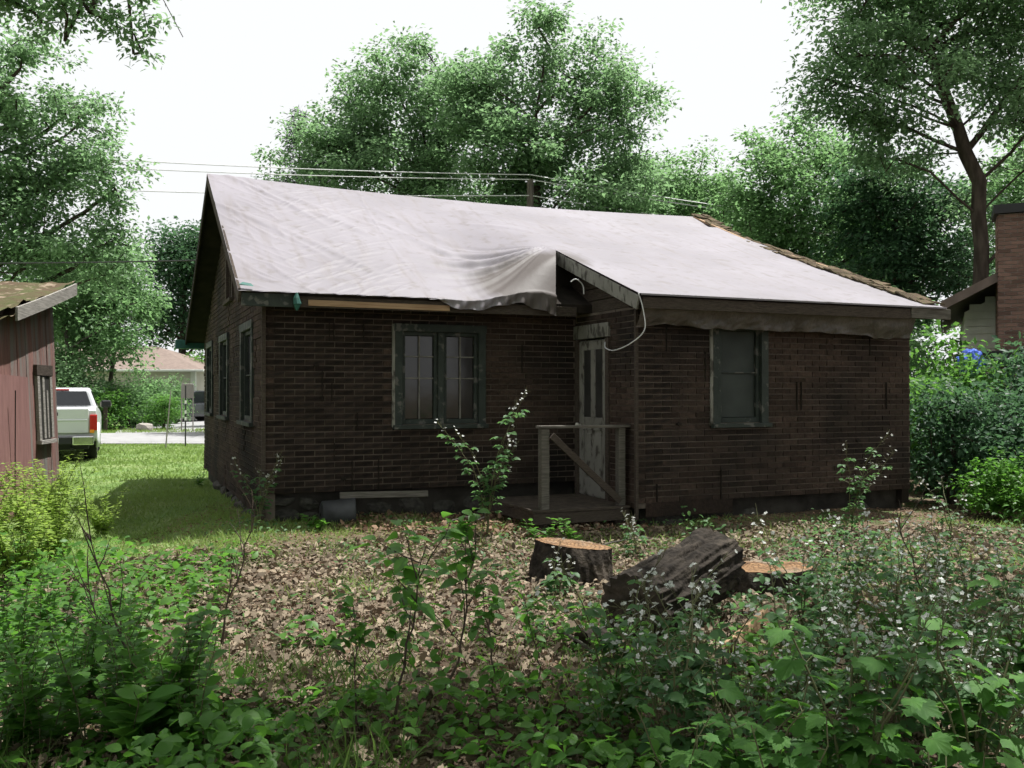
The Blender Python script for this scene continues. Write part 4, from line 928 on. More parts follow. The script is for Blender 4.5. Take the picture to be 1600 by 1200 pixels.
# ------------------------------------------------------------------ utility pole and wires
def cat(a, b_, sag, n=24):
    a = Vector(a); b_ = Vector(b_); return [a + (b_ - a) * (k / n) - Vector((0, 0, sag * 4 * (k / n) * (1 - k / n))) for k in range(n + 1)]
pole = empty('utility_pole', (.66, 33.6, -.15), 0, 'grey wooden utility pole rising behind the tarped roof', 'pole')
mb = MB(); mb.tube([(0, 0, 0), (0, 0, 9.35)], [.17, .12], 10); mb.build('shaft', M['barkgrey'], pole); mb = MB(); mb.beam((-.18, 0, 9.28), (.18, 0, 9.28), .06, .06); mb.build('bracket', M['chrome'], pole)
for lab, z, zl, zr, sg in (('highest pale wire running to the utility pole', 9.50, 10.6, 9.0, .35), ('second pale wire just under the highest one', 9.33, 10.2, 8.9, .35), ('lowest pale wire strung below the pole top', 8.75, 9.2, 8.4, .35)):
    mb = MB(); mb.tube(cat((-30, 31, zl), (.66, 33.5, z - .15), sg), .017, 4); mb.tube(cat((.66, 33.5, z - .15), (30, 46, zr), .5), .017, 4); o = mb.build('overhead_wire', M['wire']); tag(o, lab, 'wire', 'overhead wires')
mb = MB(); mb.tube(cat((-22, 22, 4.75), (-5.0, 16.5, 3.88), .12), .014, 5); o = mb.build('service_cable', M['black']); tag(o, 'black cable strung from the left to the gable of the house', 'cable')

# roadside bits seen between shed and house
mbx = empty('mailbox', (-16.9, 38.6, -.12), 0, 'weathered mailbox on a wooden post across the road', 'mailbox'); bx_part('post', M['oldwood'], mbx, -.07, .07, -.07, .07, -.1, 1.0)
mb = MB(); mb.prism([(-.12, 1.0), (.12, 1.0), (.12, 1.14), (.085, 1.21), (0, 1.24), (-.085, 1.21), (-.12, 1.14)], 1, -.28, .28); mb.build('box', M['silver'], mbx)
st = MB(); st.tube([(-10.15, 27.2, -.2), (-10.02, 27.25, 1.55)], [.022, .018], 6); o = st.build('marker_stake', M['silver'], None); tag(o, 'pale leaning marker stake at the near edge of the road', 'stake')
rod = empty('survey_rod', (-9.85, 28.0, -.2), 0, 'thin black survey rod with white bands beside the pale stake', 'rod'); mb = MB(); mb.tube([(0, 0, 0), (0, 0, 1.9)], .022, 6); mb.build('shaft', M['black'], rod)
for z in (.85, 1.05, 1.35): mb = MB(); mb.tube([(0, 0, z), (0, 0, z + .1)], .03, 6); mb.build('band', M['white'], rod)
sg = empty('yard_sign', (-13.3, 38.0, -.12), R(8), 'small blank white sign on two thin posts by the driveway', 'sign'); bx_part('panel', M['silver'], sg, -.22, .22, -.02, .02, 1.35, 1.95, .03); bx_part('post', M['silver'], sg, -.25, -.2, .022, .06, -.1, 1.9); bx_part('post', M['silver'], sg, .2, .25, .022, .06, -.1, 1.9)
o = link('boulder', rock_mesh(9), None); o.data.materials[0] = M['chimmortar']; o.location = (-15.2, 38.4, .0); o.scale = (.75, .5, .55); tag(o, 'pale boulder on the verge across the road', 'boulder')

# ------------------------------------------------------------------ trees
def rel(base, blobs): return [(b[0] - base[0], b[1] - base[1], b[2], b[3], b[4], b[5]) for b in blobs]
def AT(px, py, Y): return ((px - 800) / F * Y, Y, EYE + (610 - py) / F * Y)
def BL(px, py, Y, r, dy=0, sq=.85): p = AT(px, py, Y); return (p[0], p[1] + dy, p[2], r, r * .95, r * sq)
def make(name, base, trunk_top, tr, blobs, n_cl, per, leaf, clump, bark, lm, label, seed, group=None, trunk=None, **kw):
    tk = trunk or [(0, 0, 0), (trunk_top[0] * .3, trunk_top[1] * .3, trunk_top[2] * .5), trunk_top]
    return plant_tree(name, base, tree_meshes(seed, tk, tr, rel(base, blobs), n_cl, per, leaf, clump, **kw), M[bark], M[lm], label, group=group)
TG = 'trees behind the house'
# tall oak right behind the ridge, trunk by the utility pole
Y = 36
make('oak_tree', (.9, Y), (0, 0, 12.5), .26, [BL(850, 75, Y, 2.3), BL(780, 95, Y, 1.7, .5), BL(735, 120, Y, 1.5, -.5), BL(925, 90, Y, 1.7, 1), BL(960, 130, Y, 1.4), BL(965, 170, Y, 2.1), BL(995, 225, Y, 1.3, 1), BL(745, 165, Y, 1.9), BL(800, 205, Y, 2.2, -1), BL(880, 215, Y, 2.2, 1.5), BL(790, 275, Y, 2.6), BL(900, 285, Y, 2.6, -1), BL(980, 285, Y, 2.0, 1), BL(850, 340, Y, 3.3, 1)], 270, 190, .19, .42, 'bark', 'leaf_oak', 'tallest oak behind the ridge, crown peaking above the utility pole', 11, TG)
Y = 39
make('oak_tree', (-3.2, Y), (-.6, 0, 11), .26, [BL(620, 125, Y, 2.4), BL(560, 160, Y, 1.9, 1), BL(535, 215, Y, 2.1), BL(675, 115, Y, 1.6, -1), BL(715, 125, Y, 1.5, 1), BL(700, 180, Y, 1.8), BL(640, 205, Y, 2.3, 1), BL(575, 265, Y, 2.2, -1), BL(480, 255, Y, 1.7), BL(690, 265, Y, 2.4), BL(440, 278, Y, 1.0), BL(600, 330, Y, 3.2, 1), BL(700, 330, Y, 2.8)], 270, 190, .19, .42, 'bark', 'leaf_oak', 'broad oak behind the left half of the ridge', 12, TG)
# thin pine at the left end of that group
def pine_meshes(seed, h, r0, z0):
    g = np.random.default_rng(seed); mb = MB(); mb.tube([(0, 0, 0), (.1, 0, h * .5), (0, .1, h)], [.2, .12, .02], 8); P = []; A = []
    z = z0
    while z < h:
        rr = r0 * (1 - (z - z0) / (h - z0)) ** .8 + .25
        for k in range(5):
            a = g.uniform(0, 6.28); ln = rr * g.uniform(.6, 1.1); d = np.array([math.cos(a), math.sin(a), .12]); p0 = np.array([0, 0, z]); mb.tube([p0, p0 + d * ln], [.035, .01], 4, False)
            n = int(70 * ln); s_ = g.uniform(.25, 1, n); P.append(p0 + d * (ln * s_)[:, None] + g.normal(0, .13, (n, 3))); A.append(d + g.normal(0, .7, (n, 3)))
        z += .42
    P = np.concatenate(P); A = np.concatenate(A); v, t_ = scatter((BLADE[0] * np.array([1, 1.6, 1]), BLADE[1]), P, A, g.normal(0, 1, P.shape) + np.array([0, 0, .6]), .34 * g.uniform(.6, 1.2, len(P)))
    return mb.mesh('trunk'), np_mesh('crown', v, t_)
pm = pine_meshes(3, 15.5, 2.2, 4.5)
plant_tree('pine_tree', (-10.6, 46), pm, M['bark'], M['needle'], 'thin pine at the left end of the trees behind the ridge', group=TG)
plant_tree('pine_tree', (-4.3, 50), pm, M['bark'], M['needle'], 'pine standing between the two oaks, mostly hidden by their crowns', 1.9, 1.0, TG)
Y = 45
t3 = tree_meshes(15, [(0, 0, 0), (.2, 0, 4), (0, 0, 9)], .2, rel((8.2, Y), [BL(1035, 262, Y, 2.0), BL(1095, 285, Y, 2.0, 1), BL(1010, 320, Y, 2.2), BL(1075, 335, Y, 2.5, -1), BL(1130, 335, Y, 2.0), BL(1060, 390, Y, 3.2), BL(1040, 480, Y, 3.2)]), 180, 150, .21, .46)
plant_tree('maple_tree', (8.2, Y), t3, M['bark'], M['leaf_maple'], 'rounded maple right of the tallest oak, above the middle of the extension roof', group=TG)
Y = 39
make('maple_tree', (8.6, Y), (0, 0, 7.5), .17, [BL(1090, 275, Y, 1.5), BL(1040, 290, Y, 1.6, 1), BL(1130, 300, Y, 1.5, -.5), BL(1070, 330, Y, 2.0), BL(1150, 345, Y, 1.8, 1), BL(1010, 345, Y, 1.8), BL(1100, 390, Y, 2.4), BL(1000, 250, Y, 1.1, 1)], 170, 140, .17, .40, 'bark', 'leaf_maple', 'mid-green maple closing the dip right of the tallest oak', 19, TG)
Y = 30
make('maple_tree', (9.85, Y), (-.2, 0, 7), .16, [BL(1255, 222, Y, 1.35), BL(1195, 245, Y, 1.2), BL(1320, 235, Y, 1.3, 1), BL(1165, 300, Y, 1.2), BL(1240, 290, Y, 1.6, -1), BL(1330, 300, Y, 1.5), BL(1200, 365, Y, 1.7), BL(1300, 365, Y, 1.8, 1), BL(1370, 360, Y, 1.4), BL(1250, 420, Y, 2.0), BL(1350, 425, Y, 1.6), BL(1420, 400, Y, 1.3, 2)], 250, 150, .155, .33, 'bark', 'leaf_maple', 'lighter twin-stemmed maple behind the right end of the roof', 16, TG, trunk=[(0, 0, 0), (.05, 0, 2.5), (-.15, 0, 4.5), (-.45, 0, 7.2)])
Y = 24
make('oak_tree', (12.15, Y), (0, 0, 9), .19, [BL(1265, 105, Y, .95), BL(1300, 60, Y, 1.2, -.5), BL(1335, 120, Y, 1.2), BL(1370, 25, Y, 1.6), BL(1400, 90, Y, 1.3, 1), BL(1385, 175, Y, 1.2), BL(1450, 40, Y, 1.7), BL(1440, 140, Y, 1.2, -1), BL(1530, 30, Y, 1.6), BL(1580, 110, Y, 1.5, .5), BL(1400, 235, Y, .95), BL(1455, 210, Y, .9, 1.2), BL(1590, 190, Y, 1.2, -1), BL(1450, -70, Y, 2.4), BL(1570, -60, Y, 2.4), BL(1650, 60, Y, 2.2), BL(1640, 230, Y, 1.6), BL(1330, -60, Y, 1.8), BL(1560, 270, Y, .9, 1.5), BL(1640, 330, Y, 1.3, 1)], 390, 130, .145, .32, 'bark', 'leaf_oak', 'large oak with dark forked trunk above the neighbouring house', 17, TG, trunk=[(0, 0, 0), (0, 0, 3.5), (-.04, 0, 5.5), (-.14, 0, 7.2), (-.75, .1, 9.2), (-1.3, .1, 10.6)])
Y = 27
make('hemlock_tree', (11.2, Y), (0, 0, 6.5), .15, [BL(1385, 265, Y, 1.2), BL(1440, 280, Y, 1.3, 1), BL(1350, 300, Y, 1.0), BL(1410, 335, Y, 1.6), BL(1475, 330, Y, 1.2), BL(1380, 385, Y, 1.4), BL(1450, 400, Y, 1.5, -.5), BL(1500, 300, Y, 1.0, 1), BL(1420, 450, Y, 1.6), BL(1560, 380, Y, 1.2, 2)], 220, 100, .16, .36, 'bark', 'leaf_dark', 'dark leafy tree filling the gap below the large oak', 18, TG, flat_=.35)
plant_tree('maple_tree', (15.5, 40), t3, M['bark'], M['leaf_maple'], 'pale maple glimpsed between the large oak and the neighbouring chimney', 1.2, .85, TG)
plant_tree('maple_tree', (6.0, 55), t3, M['bark'], M['leaf_maple'], 'hazy distant maple showing low between the oaks and the extension roof', 2.2, .95, TG)
plant_tree('maple_tree', (11.5, 47), t3, M['bark'], M['leaf_oak'], 'distant tree behind the twin-stemmed maple', 4.0, .9, TG)
plant_tree('maple_tree', (19.5, 34), t3, M['bark'], M['leaf_oak'], 'broadleaf tree at the right edge behind the neighbouring house', 4.6, .9, TG)
TL = 'trees at the left'
Y = 27
make('oak_tree', (-15.8, Y), (0, 0, 9), .26, [BL(30, 95, Y, 1.3), BL(75, 150, Y, 1.5, 1), BL(25, 190, Y, 1.5, -.5), BL(120, 185, Y, 1.0), BL(140, 245, Y, 1.3), BL(70, 265, Y, 1.5, .6), BL(180, 285, Y, .9), BL(20, 315, Y, 1.5), BL(120, 340, Y, 1.5, -.5), BL(180, 365, Y, 1.0), BL(50, 400, Y, 1.5), BL(-40, 230, Y, 2.2), BL(-60, 380, Y, 2.2), BL(160, 420, Y, .8), BL(-60, 80, Y, 1.8)], 270, 145, .15, .32, 'bark', 'leaf_oak', 'big oak rising over the red shed at the left edge', 21, TL)
Y = 42
make('ash_tree', (-20.1, Y), (0, 0, 7), .11, [BL(110, 415, Y, 1.9), BL(175, 440, Y, 1.7), BL(195, 500, Y, 1.5, -1), BL(130, 490, Y, 1.8, 1), BL(70, 480, Y, 1.9), BL(215, 545, Y, 1.0, -1), BL(90, 560, Y, 1.7), BL(165, 555, Y, 1.5, -1)], 160, 90, .2, .42, 'barkgrey', 'leaf_maple', 'slender light-green tree across the road, right of the shed roof', 22, TL, trunk=[(0, 0, 0), (.1, 0, 2.5), (-.1, 0, 5), (.2, 0, 8)])
make('ash_tree', (-18.9, 43), (0, 0, 6), .10, [BL(160, 470, 43, 1.3), BL(185, 415, 43, 1.5), BL(150, 520, 43, 1.2), BL(210, 470, 43, 1.1)], 90, 110, .2, .45, 'barkgrey', 'leaf_maple', 'thin leaning tree in front of the bungalow roof', 23, TL, trunk=[(0, 0, 0), (.3, 0, 2.5), (.8, 0, 5.5)])
Y = 60
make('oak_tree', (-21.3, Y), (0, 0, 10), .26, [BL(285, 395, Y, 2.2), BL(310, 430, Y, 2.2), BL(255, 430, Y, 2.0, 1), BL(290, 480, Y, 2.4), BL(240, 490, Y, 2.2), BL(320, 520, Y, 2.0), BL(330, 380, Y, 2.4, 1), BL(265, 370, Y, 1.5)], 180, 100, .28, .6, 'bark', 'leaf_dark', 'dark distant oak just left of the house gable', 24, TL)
plant_tree('maple_tree', (-30, 62), t3, M['bark'], M['leaf_oak'], 'far tree behind the bungalow, left of the dark oak', .7, .9, TL)
plant_tree('maple_tree', (-40, 60), t3, M['bark'], M['leaf_maple'], 'far tree seen low behind the shed roof', 2.7, 1.0, TL)
plant_tree('maple_tree', (-17.5, 74), t3, M['bark'], M['leaf_maple'], 'far tree closing the view at the end of the driveway', 3.7, .8, TL)
# shade trees beside and behind the photographer; a branch of the first reaches into the top left corner
make('oak_tree', (-6.9, 10.4), (.3, -.3, 8), .16, [(-4.9, 9.0, 5.42, .7, .4, .22), (-4.1, 9.0, 5.30, .5, .4, .20), (-3.55, 9.0, 5.18, .32, .3, .17), (-3.2, 9.0, 5.06, .14, .15, .09), (-3.72, 9.1, 4.93, .09, .1, .07), (-4.35, 9, 5.02, .16, .15, .1), (-5.3, 9.2, 7.0, 1.4, 1, .7), (-3.9, 9.0, 5.75, .7, .4, .25)], 150, 85, .072, .115, 'bark', 'leaf_oak', 'oak whose leafy branch hangs into the top left corner', 31, shell=.5, twig=.004, near=True, trunk=[(0, 0, 0), (.1, -.1, 5), (.6, -.4, 7), (1.7, -.9, 7.2), (2.7, -1.3, 6.6), (3.1, -1.4, 6.2)])
make('maple_tree', (7.8, 2.6), (-1.0, .6, 8), .24, [(3.2, 6.4, 9.6, 2.4, 1.5, 1.0), (6.4, 8.0, 9.4, 2.0, 1.4, 1.0), (.6, 5.2, 10.2, 1.9, 1.3, .9), (4.8, 4.0, 10.4, 2.6, 2, 1.2), (8.4, 5.2, 9.6, 2.2, 2.0, 1.2), (-1.2, 5.6, 10.4, 1.4, 1.1, .8), (8.6, 9.4, 9.6, 1.5, 1.2, .9)], 190, 85, .17, .42, 'bark', 'leaf_maple', 'maple at the right of the photographer, shading the brambles from above', 32)
make('maple_tree', (-1.5, -5.5), (0, 0, 8), .28, [(-2.5, -2.5, 8.5, 3, 2.2, 2.2), (1.5, -2.8, 9, 3, 2.2, 2.4), (-5, -4.5, 7.5, 3, 2.5, 2.6), (4.5, -5, 7.5, 3.0, 2.5, 3), (-1, -6, 11, 4, 3, 2.5), (0, -5, 5.5, 3.5, 2, 1.8), (0, 1.2, 8.2, 3.2, 2.2, 1.2), (-4.2, 1.0, 8, 2.6, 2, 1.2), (4.2, .6, 8, 2.6, 2, 1.2)], 300, 80, .22, .5, 'bark', 'leaf_maple', 'added maple behind the photographer, blocking sky light', 33)  # unseen, added to cut sky light on the front wall and near foreground
make('maple_tree', (9, -6), (0, 0, 8), .28, [(9, -3, 8, 3.2, 2.5, 2.6), (12, -5, 7, 3, 2.5, 3), (7, -6, 6, 3, 2.5, 3), (10, -7, 10, 3.5, 3, 2.5)], 150, 60, .24, .6, 'bark', 'leaf_maple', 'added maple behind and to the right of the photographer, blocking sky light', 34)  # also out of view, added so less sky light reaches the front wall

# ------------------------------------------------------------------ shrubs
def shrub_meshes(seed, r_, h, n_cl, per, leaf, clump=.2, shape=KITE):
    bl = [(g_[0] * r_ * .55, g_[1] * r_ * .55, h * g_[2], r_ * .62, r_ * .62, h * .30) for g_ in ((0, 0, .72), (.7, .1, .5), (-.7, -.2, .52), (.1, -.7, .42), (-.1, .6, .5), (.5, -.5, .25), (-.5, -.5, .28))]
    return tree_meshes(seed, [(0, 0, 0), (.04, .02, h * .3), (0, 0, h * .62)], .035 + .012 * h, bl, n_cl, per, leaf, clump, shape, twig=.005)
SH = [shrub_meshes(50 + k, 1.0, 2.0, 70, 55, .105, .2) for k in range(3)] + [shrub_meshes(60, 1.0, 2.0, 60, 50, .11, .2, OV)]
def shrub(x, y, s_, k, lm, label, group, rz=0.0):
    me = SH[k]
    r_ = empty('leafy_shrub', (x, y, gv(x, y) - .03), rz, label, 'shrub', group); r_.scale = (s_[0], s_[0], s_[1])
    link('stems', me[0], M['bark'], r_); o = link('foliage', me[1], None, r_)
    if len(me[1].materials) == 0: me[1].materials.append(M['leaf_shrub'])
    o.material_slots[0].link = 'OBJECT'; o.material_slots[0].material = M[lm]
    return r_
GR = 'undergrowth right of the house'
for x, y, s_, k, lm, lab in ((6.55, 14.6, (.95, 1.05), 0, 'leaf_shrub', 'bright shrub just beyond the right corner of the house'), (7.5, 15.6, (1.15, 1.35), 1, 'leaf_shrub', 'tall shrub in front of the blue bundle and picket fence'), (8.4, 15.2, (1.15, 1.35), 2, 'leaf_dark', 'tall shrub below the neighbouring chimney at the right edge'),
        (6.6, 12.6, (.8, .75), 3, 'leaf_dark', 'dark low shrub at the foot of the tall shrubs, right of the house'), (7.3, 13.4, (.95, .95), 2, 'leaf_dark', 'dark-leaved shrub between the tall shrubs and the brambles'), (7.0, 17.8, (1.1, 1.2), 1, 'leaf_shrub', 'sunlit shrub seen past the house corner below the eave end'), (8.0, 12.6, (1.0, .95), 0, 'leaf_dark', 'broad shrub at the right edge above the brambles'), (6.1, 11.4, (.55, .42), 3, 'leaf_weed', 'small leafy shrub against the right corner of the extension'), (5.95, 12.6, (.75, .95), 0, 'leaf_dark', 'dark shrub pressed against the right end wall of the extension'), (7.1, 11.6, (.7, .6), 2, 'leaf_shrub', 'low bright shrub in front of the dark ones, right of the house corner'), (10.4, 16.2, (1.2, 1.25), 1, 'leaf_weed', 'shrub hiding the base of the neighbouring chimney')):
    shrub(x, y, s_, k, lm, lab, GR, rng.uniform(0, 6))
for k, (x, y, s_, lab) in enumerate(((7.2, 23, (1.6, 2.1), 'bushy sapling low behind the right rake of the roof'), (9.2, 24, (1.7, 2.2), 'bushy sapling under the twin-stemmed maple'), (5.2, 27, (1.7, 2.3), 'bushy sapling behind the ridge end'), (11.6, 22.5, (1.4, 1.9), 'bushy sapling left of the neighbouring eave'), (9.3, 20.8, (1.1, 1.5), 'leafy sapling filling the gap between the house corner and the blue bundle'))):
    shrub(x, y, s_, k % 3, 'leaf_maple', lab, 'saplings behind the roof', k * 1.3)
for k, (px, Y, s_, lm, lab) in enumerate(((165, 39.5, (1.2, 1.0), 'leaf_shrub', 'shrub behind the mailbox post across the road'), (125, 40, (1.6, 1.5), 'leaf_oak', 'large shrub beyond the pickup cab'), (200, 41.5, (1.5, 1.2), 'leaf_maple', 'shrub hiding the front of the white-topped car'), (256, 40.3, (1.0, .88), 'leaf_shrub', 'rounded light shrub right of the white-topped car'), (230, 44, (1.5, 1.4), 'leaf_maple', 'shrub in front of the bungalow garage'), (310, 56, (1.6, 2.2), 'leaf_shrub', 'tall shrub beside the dark car at the driveway end'), (70, 41, (2, 2), 'leaf_oak', 'shrub mass seen past the shed corner'), (275, 47, (1.0, 1.25), 'leaf_maple', 'narrow shrub against the bungalow corner'))):
    shrub((px - 800) / F * Y, Y, s_, k % 3, lm, lab, 'shrubs across the road', k * 1.7)

# ------------------------------------------------------------------ stumps, log, rotten wood
M['cutwood'] = pmat('fresh_cut_wood', (0.33, 0.20, 0.105), (0.21, 0.12, 0.062), 7, 0.85, 0.8, 22, (1.2, 8, 8), spec=0.15, c3=(0.10, 0.06, 0.038), s3=3.5, lo3=0.5, hi3=0.62)
nt = M['cutwood'].node_tree; N = nt.nodes; L = nt.links; b = N['Principled BSDF']
t = N.new('ShaderNodeTexCoord'); wv_ = N.new('ShaderNodeTexWave'); wv_.wave_type = 'RINGS'; wv_.rings_direction = 'Z'; wv_.inputs['Scale'].default_value = 9; wv_.inputs['Distortion'].default_value = 3.5; wv_.inputs['Detail'].default_value = 4; L.new(t.outputs['Object'], wv_.inputs['Vector'])
old = b.inputs['Base Color'].links[0].from_socket
col = mixc(ramp(wv_.outputs['Fac'], .55, 1.0), old, (0.15, 0.085, 0.045))
col = mixc(ramp(nnode(2.6).outputs['Fac'], .5, .68), col, (0.24, 0.19, 0.14)); L.new(col, b.inputs['Base Color'])
M['oldbark'] = pmat('thick_bark', (0.042, 0.035, 0.029), (0.016, 0.0135, 0.0115), 16, 0.95, 1.0, 30, spec=0.08, c3=(0.075, 0.062, 0.05), s3=5, lo3=0.56, hi3=0.66)
M['endgrain'] = pmat('dark_end_grain', (0.03, 0.023, 0.018), (0.055, 0.04, 0.03), 10, 0.95, 0.6, 30)
def bark_tube(p0, p1, r0, r1, seed, rings=110, seg=180, ridge=.035, top_tilt=(0, 0), flare=0.0):
    """ridged bark cylinder between two points; returns (mesh of bark, ring of the far end, ring of the near end)"""
    p0 = Vector(p0); p1 = Vector(p1); ax = (p1 - p0); L_ = ax.length; ax.normalize()
    a = Vector((0, 0, 1)) - ax * ax.z
    if a.length < .6: a = Vector((1, 0, 0))
    a.normalize(); b2 = ax.cross(a); V = []
    for i in range(rings):
        s_ = i / (rings - 1)
        for k in range(seg):
            t_ = 2 * math.pi * k / seg; rr = r0 + (r1 - r0) * s_ + flare * (1 - s_) ** 4
            v = Vector((math.cos(t_) * 2.6, math.sin(t_) * 2.6, s_ * L_ + seed * 5.3)); wv = .5 * noise.noise(Vector((v.x, v.y, v.z * 3)))
            n = noise.noise(Vector((v.x * 1.8 + wv, v.y * 1.8 + wv, v.z * 2.0))); n2 = noise.noise(Vector((v.x * 2.6, v.y * 2.6, v.z * 8))); big = noise.noise(Vector((math.cos(t_), math.sin(t_), seed + s_ * .8)))
            rr *= 1 + .12 * big
            rr += ridge * (.5 - 1.9 * abs(n)) + ridge * .45 * n2
            tilt = (top_tilt[0] * math.cos(t_) + top_tilt[1] * math.sin(t_)) * rr * s_
            V.append(p0 + ax * (s_ * L_ + tilt) + (a * math.cos(t_) + b2 * math.sin(t_)) * rr)
    T = []
    for i in range(rings - 1):
        for k in range(seg):
            k2 = (k + 1) % seg; q = (i * seg + k, i * seg + k2, (i + 1) * seg + k2, (i + 1) * seg + k); T += [(q[0], q[1], q[2]), (q[0], q[2], q[3])]
    return V, T, V[-seg:], V[:seg]
def cap_mesh(ring, ax, seed, rough=.03, shrink=1.0, lift=.004):
    c = sum(ring, Vector()) / len(ring); n = len(ring); V = []; T = []; m = 9
    for j in range(m + 1):
        f = 1 - j / m
        for k in range(n):
            p = c + (ring[k] - c) * f * shrink; V.append(p + ax * (lift + rough * (noise.noise(p * 9 + Vector((seed, 0, 0))) + .5 * noise.noise(Vector((p.x * 5, p.y * 40, p.z * 40)))) * min(1, j / 2)))
    for j in range(m):
        for k in range(n):
            k2 = (k + 1) % n; q = (j * n + k, j * n + k2, (j + 1) * n + k2, (j + 1) * n + k); T += [(q[0], q[1], q[2]), (q[0], q[2], q[3])]
    return V, T
def wood_piece(name, p0, p1, r0, r1, seed, label, cat, end_top, end_near=None, **kw):
    base = Vector((p0[0], p0[1], 0)); ax = (Vector(p1) - Vector(p0)).normalized()
    V, T, far, near = bark_tube(Vector(p0) - base, Vector(p1) - base, r0, r1, seed, **kw)
    root = empty(name, base, 0, label, cat)
    link('bark', np_mesh('bark', [tuple(v) for v in V], T, True), M['oldbark'], root)
    v, t_ = cap_mesh(far, ax, seed); link('cut_face', np_mesh('cut_face', [tuple(q) for q in v], t_, False), M[end_top], root)
    if end_near: v, t_ = cap_mesh(near, -ax, seed + 3, .03); link('cut_end', np_mesh('cut_end', [tuple(q) for q in v], t_, False), M[end_near], root)
    return root
wood_piece('tree_stump', (.47, 7.7, -.06), (.50, 7.75, .27), .33, .315, 1, 'freshly cut stump with pale orange top in front of the porch', 'stump', 'cutwood', top_tilt=(-.12, .10), flare=.03, ridge=.03)
wood_piece('tree_stump', (2.05, 7.35, -.06), (2.05, 7.38, .15), .33, .31, 2, 'low cut stump with orange-brown top behind the big log', 'stump', 'cutwood', top_tilt=(.03, .12), ridge=.025)
wood_piece('fallen_log', (.74, 5.62, .21), (1.38, 6.40, .36), .225, .235, 3, 'thick dark-barked log section lying on the leaf litter', 'log', 'endgrain', 'endgrain', ridge=.036)
o = wood_piece('rotten_wood_chunk', (.42, 5.45, .05), (.62, 5.6, .07), .085, .06, 5, 'small grey rotten chunk of wood left of the big log', 'wood chunk', 'endgrain', 'endgrain', rings=14, seg=30, ridge=.02)
mb = MB(); mb.hexa([(1.22, 5.45, .02), (1.30, 5.42, .02), (1.66, 5.95, .02), (1.58, 5.98, .02), (1.24, 5.47, .07), (1.29, 5.44, .09), (1.64, 5.95, .17), (1.59, 5.97, .14)]); o = mb.build('bark_slab', M['rawwood'], None, bevel=.01); tag(o, 'pale split slab of wood leaning at the right foot of the log', 'wood slab')

# ------------------------------------------------------------------ leaf litter, grass, ground cover
g = np.random.default_rng(99)
def in_house(x, y, m=0.0):
    dx = x + 2.75; dy = y - 10.3; s_ = dx * math.cos(TH) + dy * math.sin(TH); t_ = -dx * math.sin(TH) + dy * math.cos(TH)
    return ((s_ > -m) & (s_ < W + m) & (t_ > .12 - m) & (t_ < D)) | ((s_ > XE - m) & (s_ < W + m) & (t_ > YE + .12 - m) & (t_ < .2))
def patchy(x, y, sc_, seed):
    return np.array([noise.noise(Vector((a * sc_, b_ * sc_, seed))) for a, b_ in zip(x, y)])
def litter(n, x0, x1, y0, y1, size, keep, name, mat_, label, cat):
    x = g.uniform(x0, x1, n); y = g.uniform(y0, y1, n); k = keep(x, y) & ~in_house(x, y); x = x[k]; y = y[k]; n = len(x)
    parts = []; which = g.integers(0, 4, n) + 4 * (y > 6.6); shapes = [oak_leaf(1.3, .28), oak_leaf(-1.2, .3), oak_leaf(2.6, .22), oak_leaf(.5, .34), curl(1.5, .24), curl(-1.2, .27), curl(2.6, .2), curl(.5, .3)]
    z = gz(x, y) + g.uniform(.004, .035, n)
    for q in range(8):
        m = which == q; c = m.sum(); A = g.normal(0, 1, (c, 3)); A[:, 2] *= .38; Nn = g.normal(0, .6, (c, 3)); Nn[:, 2] += 1
        parts.append(scatter(shapes[q], np.stack([x[m], y[m], z[m]], 1), A, Nn, size * g.uniform(.45, 1.55, c)))
    o = link(name, np_mesh(name, *merge(parts)), M[mat_]); o['kind'] = 'stuff'; tag(o, label, cat); return o
def debris(n, x0, x1, y0, y1):
    x = g.uniform(x0, x1, n); y = g.uniform(y0, y1, n); k = ~in_house(x, y); x = x[k]; y = y[k]; n = len(x)
    A = g.normal(0, 1, (n, 3)); A[:, 2] *= .2; Nn = g.normal(0, .5, (n, 3)); Nn[:, 2] += 1
    o = link('leaf_crumbs', np_mesh('leaf_crumbs', *scatter(KITE, np.stack([x, y, gz(x, y) + g.uniform(.001, .012, n)], 1), A, Nn, g.uniform(.012, .05, n))), M['litter_dark']); o['kind'] = 'stuff'; tag(o, 'fine brown leaf crumbs and twigs covering the soil', 'leaf litter')
debris(60000, -4.0, 8.5, 3.4, 12.5)
nb_line = lambda x, y: y - 1.2 * (x + 3.0)          # same slanting line as the lawn
litter(66000, -4.6, 7.2, 3.2, 10.4, .052, lambda x, y: (nb_line(x, y) < 9.2 + patchy(x, y, .8, 3) * 1.2) & (patchy(x, y, .7, 1) > -.6 + .75 * np.clip(y - 8.0 - .30 * (x + 2.7), 0, 1) * (x < 1.5)), 'leaf_litter', 'litter', 'dry tan oak leaves strewn over the yard', 'leaf litter')
def close_house(x, y):
    dx = x + 2.75; dy = y - 10.3; t_ = -dx * math.sin(TH) + dy * math.cos(TH); s_ = dx * math.cos(TH) + dy * math.sin(TH); return (t_ > -1.7) & (t_ < .1) & (s_ > .7) & (s_ < 4) & (patchy(x, y, 1.2, 7) > -.3)
litter(9000, -2.6, 2.2, 8.4, 12.2, .062, close_house, 'leaf_drift', 'litter_dark', 'brown leaves drifted against the house wall and porch', 'leaf litter')
